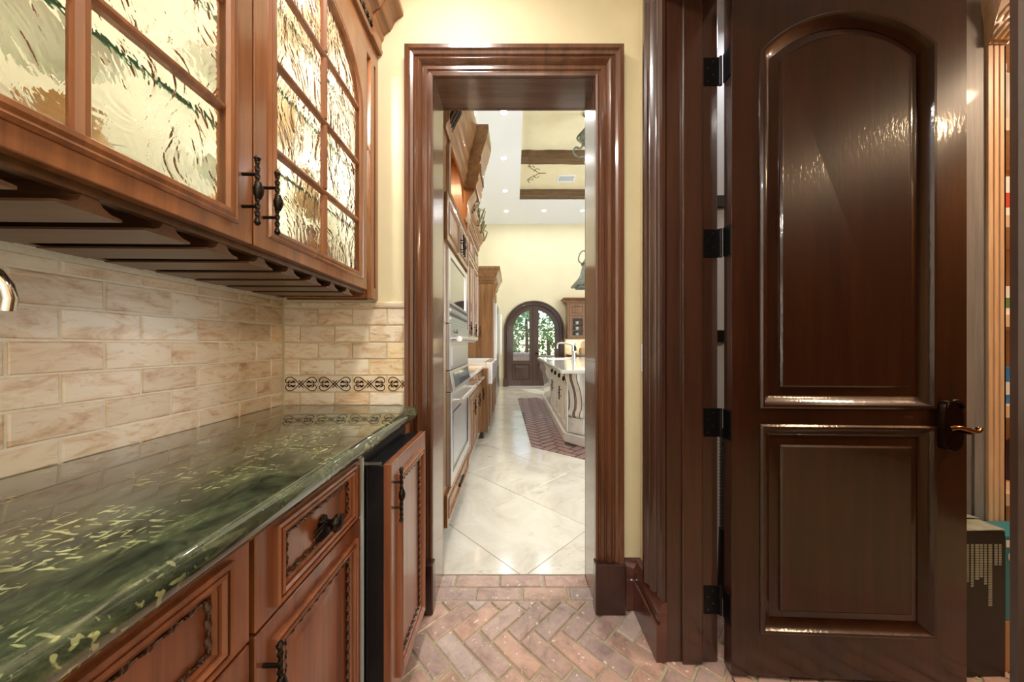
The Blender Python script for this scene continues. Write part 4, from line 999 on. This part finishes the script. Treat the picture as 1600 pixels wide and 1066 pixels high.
build('corbel', MB().loft([[(-.40, 6.205, z), (-.40, 6.26, z), (-.40+w_, 6.26, z), (-.40+w_, 6.205, z)] for z, w_ in ((2.05, .01), (2.15, .04), (2.25, .05), (2.36, .10))]), 'kwood', tf, smooth=40)
fr_ = thing('fridge', 'stainless steel fridge with long bar handle inside the walnut surround', 'fridge', (-.7, 6.78, 0))
build('body', MB().box(-1.0, -.40, 6.27, 7.29, .08, 2.0), 'steel', fr_); build('grille', MB().box(-.95, -.42, 6.27, 7.29, 0, .079), 'steeldark', fr_)
build('door', MB().box(-.399, -.34, 6.275, 7.285, .75, 1.99), 'steel', fr_, bevel=.008); build('freezer_drawer', MB().box(-.399, -.34, 6.275, 7.285, .09, .74), 'steel', fr_, bevel=.008)
build('handle', MB().tube([(-.29, 7.18, .95), (-.29, 7.18, 1.85)], .014, 10), 'steel', fr_, smooth=50)
for z in (1.0, 1.8): build('handle_post', MB().tube([(-.34, 7.18, z), (-.29, 7.18, z)], .009, 8), 'steel', fr_)
# framed picture / panel on the far wall beside the fridge
wp = thing('wall_intercom', 'narrow pale framed panel on the far wall beside the fridge', 'panel', (-.52, KF, 1.2))
build('frame', MB().prism([rect(-.60, -.47, .86, 1.60), rect(-.585, -.485, .875, 1.585)], KF-.03, KF, xz), 'antique', wp); build('face', MB().box(-.585, -.485, KF-.015, KF, .875, 1.585), 'white', wp)

# island
isl = thing('kitchen_island', 'antique white island with scrolled corbel and fluted foot', 'island', (1.3, 5.1, 0))
build('body', MB().box(.64, 1.95, 4.0, 6.70, .12, .862), 'antique', isl); 
build('plinth', MB().prism([[(.60, 3.86), (.83, 3.60), (1.0, 3.66), (1.0, 4.0), (1.97, 4.0), (1.97, 6.72), (.60, 6.72)]], 0, .12), 'antique', isl, bevel=.012)
build('end_post', MB().prism([[(.64, 3.90), (.86, 3.68), (.96, 3.72), (.96, 3.999), (.64, 3.999)]], .121, .862), 'antique', isl, bevel=.006)
FI = frame((.64, 6.70, 0), (0, -1, 0), (0, 0, 1))   # facing -X ; u runs towards the viewer
for k in range(4):
    f = front(FI, 1.36+k*.40, 1.74+k*.40, .69, .84, isl, 'antique', 'drawer', m=.035)
    mb = MB(FI @ Matrix.Translation((1.55+k*.40, .755, .018))); mb.lathe([(.0, 0), (.035, 0), (.03, .018), (.018, .026), (.0, .028)], (0, 0, 0), 2, 14); build('cup_pull', mb, 'iron', f, smooth=40)
    f = front(FI, 1.36+k*.40, 1.74+k*.40, .15, .665, isl, 'antique', m=.06)
    if k in (0, 2): bail_handle(FI @ Matrix.Translation((0, 0, .018)), 1.71+k*.4, .46, .63, f, r=.009)
    else: pass
build('rail_moulding', MB(FI).loft([[(u, .672, 0), (u, .672, .026), (u, .68, .03), (u, .688, .026), (u, .688, 0)] for u in (1.33, 2.95)]), 'antique', isl)
# sink bump-out at the far end with scrolled side
so = MB(FI); prof_s = [(.0, .12), (.02, .12), (.02, .40), (.045, .50), (.05, .58), (.085, .64), (.105, .70), (.10, .78), (.125, .83), (.13, .862), (0, .862)]
so.loft([[(u, v, w_) for w_, v in prof_s] for u in (.10, 1.30)]); build('sink_front', so, 'porcelain', isl, smooth=40)
# corbel at the canted corner
dx, dy = .22, -.22; dn = Vector((dx, dy, 0)).normalized(); FC = frame((.64, 3.90, 0), tuple(dn), (0, 0, 1))
mb = MB(FC)
M['glazetan'] = plain('brown_glaze_line', rgb(120, 92, 62), .5)
gl = MB(FC)
for u0, u1 in ((.07, .14), (.165, .235)):
    cp_ = [(.0, .33), (.035, .32), (.055, .345), (.05, .385), (.028, .42), (.022, .50), (.035, .60), (.06, .68), (.085, .74), (.10, .79), (.10, .84), (0, .84)]
    mb.loft([[(u, v, w_*1.3) for w_, v in cp_] for u in (u0, u1)])
    for u in (u0, u1): gl.tube(spline([(u, v, w_*1.3) for w_, v in cp_[1:-1]], 3), .0055, 6)
build('corbel', mb, 'antique', isl, smooth=40); build('glaze_lines', gl, 'glazetan', isl, smooth=60)
build('corbel_block', MB(FC).box(.04, .26, .842, .861, .0005, .14), 'antique', isl, bevel=.004)
build('foot_block', MB(FC).box(.04, .26, .13, .31, .0005, .04), 'antique', isl, bevel=.004)
for k in range(8): build('reed', MB(FC).tube([(.07+k*.0228, .15, .04), (.07+k*.0228, .29, .04)], .008, 8), 'antique', isl, smooth=60)
FE = frame((.98, 4.0, 0), (1, 0, 0), (0, 0, 1))
for z in (.25, .45, .62): build('end_shelf', MB().box(1.0, 1.94, 3.80, 3.999, z, z+.03), 'antique', isl)
build('end_panel', MB().box(.965, .995, 3.78, 3.999, .121, .862), 'antique', isl)
o = tag(build('countertop', MB().prism([rect(.50, 2.05, 3.42, 6.80), rect(.60, 1.15, 5.55, 6.35)], .8625, .905), 'marble', bevel=.01, seg=2), 'pale marble slab on top of the antique white island', 'countertop')
ib = thing('island_sink', 'white sink basin let into the island top', 'sink', (.87, 5.95, .865))
build('basin', MB().prism([rect(.601, 1.149, 5.551, 6.349), rect(.63, 1.12, 5.58, 6.32)], .863, .90), 'porcelain', ib); build('basin_floor', MB().box(.631, 1.119, 5.581, 6.319, .863, .868), 'porcelain', ib)
ft = thing('bridge_faucet', 'tall steel gooseneck faucet on the island', 'faucet', (.93, 5.05, .905))
build('base', MB().lathe([(.03, 0), (.03, .01), (.017, .02), (.017, .24), (.022, .25), (.012, .26)], (.93, 5.05, .905), 2, 16), 'steel', ft, smooth=40)
sp = [(.93, 5.05, 1.15), (.90, 5.06, 1.165), (.84, 5.08, 1.185), (.78, 5.1, 1.20)]+[(.78-.045+.045*math.cos(t)-.0, 5.1, 1.155+.045*math.sin(t)) for t in [PI/2+PI/2*k/6 for k in range(0, 7)]][1:]+[(.69, 5.1, 1.11)]
build('spout', MB().tube(spline(sp, 2), .013, 10), 'steel', ft, smooth=60)
build('lever', MB().tube([(.93, 5.05, 1.16), (.985, 5.03, 1.18)], .009, 8), 'steel', ft, smooth=60)
fs = thing('soap_dispenser', 'short steel side spray beside the island faucet', 'dispenser', (.90, 4.75, .905))
build('body', MB().lathe([(.026, 0), (.026, .012), (.02, .02), (.02, .15), (.024, .16), (.024, .175), (.0, .18)], (.885, 4.72, .905), 2, 16), 'steel', fs, smooth=40)
build('nozzle', MB().tube([(.885, 4.72, 1.06), (.94, 4.72, 1.065)], .012, 8), 'steel', fs, smooth=60)
# brick border around the island
kbr = struct('floor', MB().prism([[(.08, 6.95), (.20, 3.68), (.78, 3.22), (2.2, 3.0), (2.2, 3.72), (.98, 3.75), (.60, 3.9), (.60, 6.95)]], -.003, .0012), 'joint', 'dark herringbone brick border set around the island', 'floor')
M['kjoint'] = plain('dark_joint', rgb(72, 60, 56), .7)
kbr.data.materials[0] = M['kjoint']
M['kbrick'] = plain('island_brick', rgb(150, 116, 110), .4, noise=.3, nscale=12, coat=.3)
kb_me = []
for i in range(3):
    mb = MB().box(-.11, .11, -.045, .045, 0, .003); me = mb.mesh('brick', .001); me.materials.append(M['kbrick']); kb_me.append(me)
border = [(.08, 6.95), (.20, 3.68), (.78, 3.22), (2.2, 3.0), (2.2, 3.72), (1.0, 3.66), (.83, 3.60), (.60, 3.86), (.60, 6.95)]
def inside(pt, poly):
    c = False
    for p, q in zip(poly, poly[1:]+poly[:1]):
        if (p[1] > pt[1]) != (q[1] > pt[1]) and pt[0] < (q[0]-p[0])*(pt[1]-p[1])/(q[1]-p[1])+p[0]: c = not c
    return c
WL, WW = .23, .095; k = 0
for i in range(-60, 61):
    for j in range(-24, 25):
        for typ in (0, 1):
            if typ == 0: cx, cy, a = i*WW+j*WL+WL/2, i*WW-j*WL+WW/2, 0
            else: cx, cy, a = i*WW+j*WL+WL+WW/2, i*WW-j*WL+WW-WL/2, PI/2
            rr = PI/4; X = cx*math.cos(rr)-cy*math.sin(rr)+.36; Y = cx*math.sin(rr)+cy*math.cos(rr)+5.0
            if not (0 < X < 1.4 and 2.9 < Y < 7.1): continue
            an = a+rr; c, s_ = math.cos(an), math.sin(an); hl, hw = WL/2-.009, WW/2-.009
            P = [(X+c*u-s_*v, Y+s_*u+c*v) for u, v in ((-hl, -hw), (hl, -hw), (hl, hw), (-hl, hw))]
            ins = [inside(p, border) for p in P]
            if all(ins): inst('brick', kb_me[k % 3], kbr, (X, Y, .0012), (0, 0, an), (hl/.11, hw/.045, 1)); k += 1
            elif inside((X, Y), border) or sum(ins) >= 2:
                # cut brick: clip against the two straight outer edges and the island plinth
                poly = P
                for (ax, ay), (bx, by) in (((.08, 6.95), (.20, 3.68)), ((.20, 3.68), (.78, 3.22)), ((.78, 3.22), (2.2, 3.0))):
                    poly = clip(poly, lambda p: (bx-ax)*(p[1]-ay)-(by-ay)*(p[0]-ax))
                    if len(poly) < 3: break
                if len(poly) < 3: continue
                if Y > 3.75: poly = clip(poly, lambda p: .60-p[0])
                if len(poly) < 3: continue
                cx_ = sum(p[0] for p in poly)/len(poly); cy_ = sum(p[1] for p in poly)/len(poly)
                ar = abs(sum(p[0]*q[1]-q[0]*p[1] for p, q in zip(poly, poly[1:]+poly[:1])))/2
                if ar < .002: continue
                me = MB().prism([[(p[0]-cx_, p[1]-cy_) for p in poly]], 0, .003).mesh('brick'); me.materials.append(M['kbrick'])
                inst('brick', me, kbr, (cx_, cy_, .0012)); k += 1

# far cabinets
fc_ = thing('glass_cabinet', 'small walnut hanging cabinet with glazed door on the far wall', 'cabinet', (1.9, 8.75, 1.3))
FF = frame((1.44, 8.60, 0), (1, 0, 0), (0, 0, 1))
build('carcass', MB().prism([rect(1.44, 2.4, 1.33, 2.28), rect(1.58, 2.38, 1.40, 1.88)], 8.60, KF-.03, xz), 'kwood', fc_); build('back_panel', MB().box(1.44, 2.4, KF-.03, KF-.001, 1.33, 2.28), 'kwood', fc_)
f = build('door', MB(FF).prism([rect(.05, .46, 1.35, 1.93), rect(.10, .41, 1.42, 1.87)], .0005, .02), 'kwood', fc_, bevel=.003); build('pane', MB(FF).box(.0995, .4105, 1.4195, 1.8705, .006, .01), 'winglass', f)
build('door', MB(FF).prism([rect(.48, .92, 1.35, 1.93), rect(.53, .87, 1.42, 1.87)], .0005, .02), 'kwood', fc_, bevel=.003)
front(FF, .05, .46, 1.95, 2.26, fc_, m=.06); front(FF, .48, .92, 1.95, 2.26, fc_, m=.06)
for z in (1.55, 1.70): build('shelf', MB().box(1.581, 2.379, 8.66, KF-.04, z, z+.018), 'kwood', fc_)
build('crown', MB().sweep([(v, (u-2.36)*.45) for v, u in cpr], [(2.4, 8.60, 2.281), (1.44, 8.60, 2.281), (1.44, KF, 2.281)], (0, 0, 1)), 'kwood', fc_, smooth=25)
build('crown_cap', MB().box(1.445, 2.39, 8.605, KF-.001, 2.281, 2.41), 'kwood', fc_)
for k, z in enumerate((1.401, 1.5685, 1.7185)): lathe_thing('cup', 'small pale cup on a shelf of the glazed far cabinet', 'cup', (1.72, 8.74, z), [(0, 0), (.03, 0), (.05, .05), (.055, .08), (.05, .08), (0, .02)], 'whitecer', 'cups in the glazed cabinet')
lamp('far_cabinet_lamp', 'AREA', (1.8, 8.76, 1.32), 5, (1, .82, .55), .7, .1)
fb = thing('base_cabinet', 'walnut base cabinet with dark top along the far kitchen wall', 'cabinet', (2.2, 8.6, 0))
build('carcass', MB().box(1.46, 3.2, 8.34, KF-.001, .1, .87), 'kwood', fb); build('toe_kick', MB().box(1.5, 3.2, 8.4, KF-.001, 0, .099), 'plinth', fb)
front(frame((1.46, 8.34, 0), (1, 0, 0), (0, 0, 1)), .02, .5, .14, .85, fb)
tag(build('countertop', MB().box(1.44, 3.2, 8.31, KF-.015, .871, .91), 'granite', bevel=.005), 'dark stone counter under the small far wall cabinet', 'countertop')
bsp = thing('tile_backsplash', 'warm lit tiles under the small far wall cabinet', 'tiles', (2.0, KF, 1.1))
for r_ in range(5):
    for c_ in range(8): build('tile', MB().box(1.45+c_*.2-(.1 if r_ % 2 and c_ else 0), 1.645+c_*.2-(.1 if r_ % 2 else 0), KF-.014, KF-.001, .912+r_*.083, .99+r_*.083), 'tile', bsp)
lathe_thing('bottle', 'dark oil bottle on the far counter', 'bottle', (1.62, 8.5, .911), [(0, 0), (.04, 0), (.042, .17), (.015, .23), (.014, .30), (0, .30)], 'black')
lathe_thing('utensil_crock', 'tan utensil crock on the far counter', 'crock', (1.80, 8.5, .911), [(0, 0), (.06, 0), (.075, .08), (.065, .17), (.055, .17), (0, .02)], 'tancer')
o = build('cutting_board', MB().loft([[(x, 8.70+(.911-z)*-.2*0+dy_, z) for x, z in ((1.82, .911), (2.02, .911), (2.03, 1.20), (1.98, 1.27), (1.86, 1.27), (1.81, 1.20))] for dy_ in (0, .03)]), 'maple'); tag(o, 'wooden cutting board propped upright on the far counter', 'cutting board')

# iron lantern pendant hanging from the tray
lp = thing('pendant_lamp', 'green-grey iron shade pendant with scroll arms over the island', 'pendant', (1.12, 4.85, 2.0))
PX, PY = 1.12, 4.85
build('rod', MB().tube([(PX, PY, 2.55), (PX, PY, TZ-.02)], .012, 8), 'patina', lp); build('canopy', MB().lathe([(.0, -.06), (.03, -.05), (.07, -.02), (.07, 0), (0, 0)], (PX, PY, TZ-.001), 2, 16), 'patina', lp, smooth=40)
build('shade', MB().loft([[(PX-a_, PY-a_, z), (PX+a_, PY-a_, z), (PX+a_, PY+a_, z), (PX-a_, PY+a_, z)] for a_, z in ((.215, 2.06), (.22, 2.085), (.13, 2.19), (.10, 2.24), (.07, 2.38), (.09, 2.40), (.03, 2.5), (.02, 2.55))]), 'patina', lp)
build('shade_ring', MB().prism([rect(PX-.16, PX+.16, PY-.16, PY+.16), rect(PX-.15, PX+.15, PY-.15, PY+.15)], 2.03, 2.059), 'patina', lp)
for k in range(4):
    t = PI/2*k+PI/4*0; cx, cy = math.cos(t), math.sin(t)
    path = [(.0, 4.05), (.10, 4.02), (.16, 4.08), (.14, 4.16), (.08, 4.15), (.06, 4.22), (.12, 4.30), (.05, 4.42), (0, 4.5)]
    build('scroll_arm', MB().tube(spline([(PX+cx*p*1.35, PY+cy*p*1.35, z) for p, z in path], 4), .016, 8), 'patina', lp, smooth=60)
    path = [(.09, 2.40), (.14, 2.45), (.12, 2.55), (.06, 2.6), (.02, 2.55)]
    build('scroll_arm', MB().tube(spline([(PX+cx*p, PY+cy*p, z) for p, z in path], 4), .010, 8), 'patina', lp, smooth=60)
build('leaf_finial', MB().lathe([(.0, 4.18), (.05, 4.2), (.115, 4.26), (.10, 4.36), (.06, 4.42), (.02, 4.46), (0, 4.46)], (PX, PY, 0), 2, 12, lambda th, h: 1+.2*math.cos(6*th)), 'patina', lp, smooth=40)

# recessed lamps of the kitchen ceiling
spots = [(-.148, 4.63), (-.185, 5.77), (-.196, 7.0), (-.194, 8.08), (.756, 8.04), (1.72, 8.04), (-.13, 3.4), (-.12, 2.3), (1.4, 2.3), (2.8, 8.04), (3.9, 4.6), (3.9, 6.5)]
RL = ['first recessed ceiling lamp past the doorway beside the tray edge', 'second recessed ceiling lamp along the tray edge from the doorway', 'third recessed ceiling lamp along the tray edge from the doorway',
      'recessed ceiling lamp in the corner by the far wall and cabinets', 'middle recessed ceiling lamp of the row along the far wall', 'recessed ceiling lamp of the far wall row above the small glazed cabinet']
for k, (x, y) in enumerate(spots):
    if k >= len(RL):      # lamps of the unseen part of the ceiling: light only
        lamp('recessed_lamp', 'AREA', (x, y, KC-.02), 8, (1, .985, .96), .09); continue
    t = thing('recessed_light', RL[k], 'lamp', (x, y, KC), 'recessed kitchen ceiling lamps')
    ring = MB(); n = 20
    ring.prism([[(x+.07*math.cos(2*PI*q/n), y+.07*math.sin(2*PI*q/n)) for q in range(n)], [(x+.052*math.cos(2*PI*q/n), y+.052*math.sin(2*PI*q/n)) for q in range(n)]], KC-.006, KC-.0005); build('trim_ring', ring, 'white', t)
    build('lens', MB().lathe([(0, 0), (.052, 0), (.052, .004), (0, .004)], (x, y, KC-.0055), 2, 20), 'lens', t)
    l = lamp('recessed_lamp', 'AREA', (x, y, KC-.02), 8, (1, .985, .96), .09); l.parent = t; l.location = (0, 0, -.02)

# ================================================================== ARCHED GARDEN DOORS
ad = thing('door_2', 'dark wood arched double garden doors with glazed tops in far wall', 'door', (AX, KF, 0), kind='structure')
FA = frame((AX, KF+.06, 0), (1, 0, 0), (0, 0, 1))
def ring_arch(r, z0=0, n=28): return [(r, z0)]+[(r*math.cos(PI*k/n), ASP+r*math.sin(PI*k/n)) for k in range(n+1)]+[(-r, z0)]
outer = ring_arch(AR+.0); inner = ring_arch(AR-.125)
build('arch_casing', MB(frame((AX, KF, 0), (1, 0, 0), (0, 0, 1))).sweep([(0, -.06), (0, .02), (.03, .02), (.035, .035), (.07, .03), (.08, .05), (.12, .055), (.125, .0), (.125, -.06)], [(p[0], p[1], 0) for p in reversed(inner)], (0, 0, 1)), 'kdoor', ad, smooth=25)
for sx in (-1, 1): build('plinth_block', MB().box(AX+sx*(AR-.065)-.075, AX+sx*(AR-.065)+.075, KF-.065, KF-.0, 0, .22), 'kdoor', ad, bevel=.006)
R2 = AR-.126; GR = .585; gi = .13; gb = .724
def leaf(sx):
    n = 16
    ol = [(.003, .012), (R2, .012)]+[(R2*math.cos(PI/2*k/n), ASP+R2*math.sin(PI/2*k/n)) for k in range(n)]+[(.003, ASP+R2)]
    t1 = math.acos(gi/GR)
    gl = [(gi, gb), (GR, gb)]+[(GR*math.cos(t1*k/n), ASP+.012+GR*math.sin(t1*k/n)) for k in range(n+1)]
    pl = rect(gi-.02, GR+.02, .17, .62)
    if sx < 0: ol, gl, pl = [[(-u, v) for u, v in reversed(q)] for q in (ol, gl, pl)]
    d = build('door_leaf', MB(FA).prism([ol, gl, pl], -.03, .03), 'kdoor', ad, bevel=.003)
    build('pane', MB(FA).prism([gl], -.003, .003), 'winglass', d)
    raised(FA, pl, d, 'kdoor', -.02, .008, .022, .026, .08, .02)
    for z in (1.162, 1.574): build('muntin', MB(FA).box(min(sx*gi, sx*GR), max(sx*gi, sx*GR), z-.012, z+.012, -.01, .018), 'kdoor', d)
    build('panel_moulding', MB(FA).sweep([(-.012, .03), (-.008, .042), (.008, .040), (.016, .026)], u3(pl, 0), (0, 0, 1), True), 'kdoor', d, smooth=25)
    return d
d1 = leaf(-1); d2 = leaf(1)
build('astragal', MB(FA).box(-.028, .028, .015, ASP+R2-.01, .0305, .045), 'kdoor', d2, bevel=.004)
build('knob', MB(FA).lathe([(0, .03), (.025, .03), (.02, .04), (.01, .05), (.012, .07), (.028, .08), (.03, .095), (.018, .11), (0, .112)], (.075, .93, 0), 2, 14), 'bronze', d2, smooth=50)

# ================================================================== GARDEN beyond the doors
struct('garden_paving', MB().box(-9, 12, KF+.16, 30, -.12, -.02), 'paving', 'sunlit pale garden paving beyond the arched doors', 'paving')
r = random.Random(11)
def frond(mb, base, az, length, lift, nl=15, lw=.03, ll=.42):
    pts = []
    for k in range(11):
        t = k/10; h = lift*math.sin(min(1, t*1.0)*PI*.62)*length*.75-(t**2.2)*length*.42; d = length*t*(1-.12*t)
        pts.append(Vector(base)+Vector((math.cos(az)*d, math.sin(az)*d, h)))
    mb.tube(pts, lambda t: .016*(1-.8*t), 5)
    for k in range(nl):
        t = .14+.86*k/(nl-1); i = min(9, int(t*10)); p = pts[i].lerp(pts[i+1], t*10-i) if i < 10 else pts[10]
        d = (pts[min(i+1, 10)]-pts[i]).normalized(); sd = d.cross(Vector((0, 0, 1))).normalized()
        L_ = ll*length/1.6*math.sin(PI*(.12+.83*t))
        for s_ in (-1, 1):
            tip = p+sd*s_*L_*.85+d*L_*.5-Vector((0, 0, L_*.25)); mid = p.lerp(tip, .5)+Vector((0, 0, .03)); q = d*lw*.5
            mb.add([p-q*.4, mid-q, tip, mid+q], [(0, 1, 2, 3)])
def palm(x, y, hgt, nf, ln, label, mat):
    t = thing('palm', label, 'plant', (x, y, -.02), 'garden palms')
    build('trunk', MB().tube([(x, y, -.02), (x+.03, y, hgt*.5), (x, y+.02, hgt)], lambda q: .09-.02*q, 9), 'trunk', t, smooth=50)
    for k in range(nf):
        mb = MB(); frond(mb, (x, y+.02, hgt), 2*PI*k/nf+r.uniform(-.2, .2), ln*r.uniform(.85, 1.1), r.uniform(.6, 1.3)); build('frond', mb, mat, t)
palm(-.1, 13.2, 1.6, 13, 1.7, 'tall garden palm with arching fronds behind the planter', 'leaf')
palm(1.35, 12.6, 1.3, 12, 1.5, 'bushy palm seen through the other arched leaf', 'leaf2')
palm(.6, 15.5, 2.4, 13, 2.0, 'tall pale palm rising between the two nearer palms', 'leaf2')
palm(-1.6, 14.6, 1.2, 12, 1.8, 'low palm at the wall end of the garden', 'leaf')
palm(2.4, 15.2, 1.9, 12, 1.9, 'palm beyond the low white garden wall', 'leaf')
mb = MB(); 
for k in range(3600):
    x = r.uniform(-4, 6); z = r.uniform(0, 3.5+.5*math.sin(x*1.3)); y = 18.5+r.uniform(-.45, .45); s_ = r.uniform(.12, .3)
    a = Vector((r.uniform(-1, 1), r.uniform(-1, 1), r.uniform(-.3, 1))).normalized()*s_; b = a.cross(Vector((r.uniform(-1, 1), r.uniform(-1, 1), r.uniform(-1, 1)))).normalized()*s_*.45; p = Vector((x, y, z))
    mb.add([p, p+a*.5+b, p+a, p+a*.5-b], [(0, 1, 2, 3)])
tag(build('hedge', mb, 'leaf2'), 'leafy green hedge closing the garden behind the palms', 'hedge', kind='stuff')
tag(build('garden_wall', MB().box(.75, 4.5, 11.4, 11.65, -.02, .78), 'stone', bevel=.02), 'low pale garden wall below the bushy palm', 'wall', kind='structure')
pt = thing('stone_planter', 'wide mauve stone planter on the paving outside the arched doors', 'planter', (.02, 11.0, -.02))
build('bowl', MB().loft([[(.05-a_, 11.0-b_, z), (.05+a_, 11.0-b_, z), (.05+a_, 11.0+b_, z), (.05-a_, 11.0+b_, z)] for a_, b_, z in ((.42, .25, .35), (.46, .28, .45), (.46, .28, .78), (.52, .33, .80), (.52, .33, .88), (.45, .28, .88))]), 'stone', pt, bevel=.008)
for sx in (-1, 1): build('foot', MB().box(.05+sx*.3-.08, .05+sx*.3+.08, 10.8, 11.2, -.02, .349), 'stone', pt, bevel=.01)
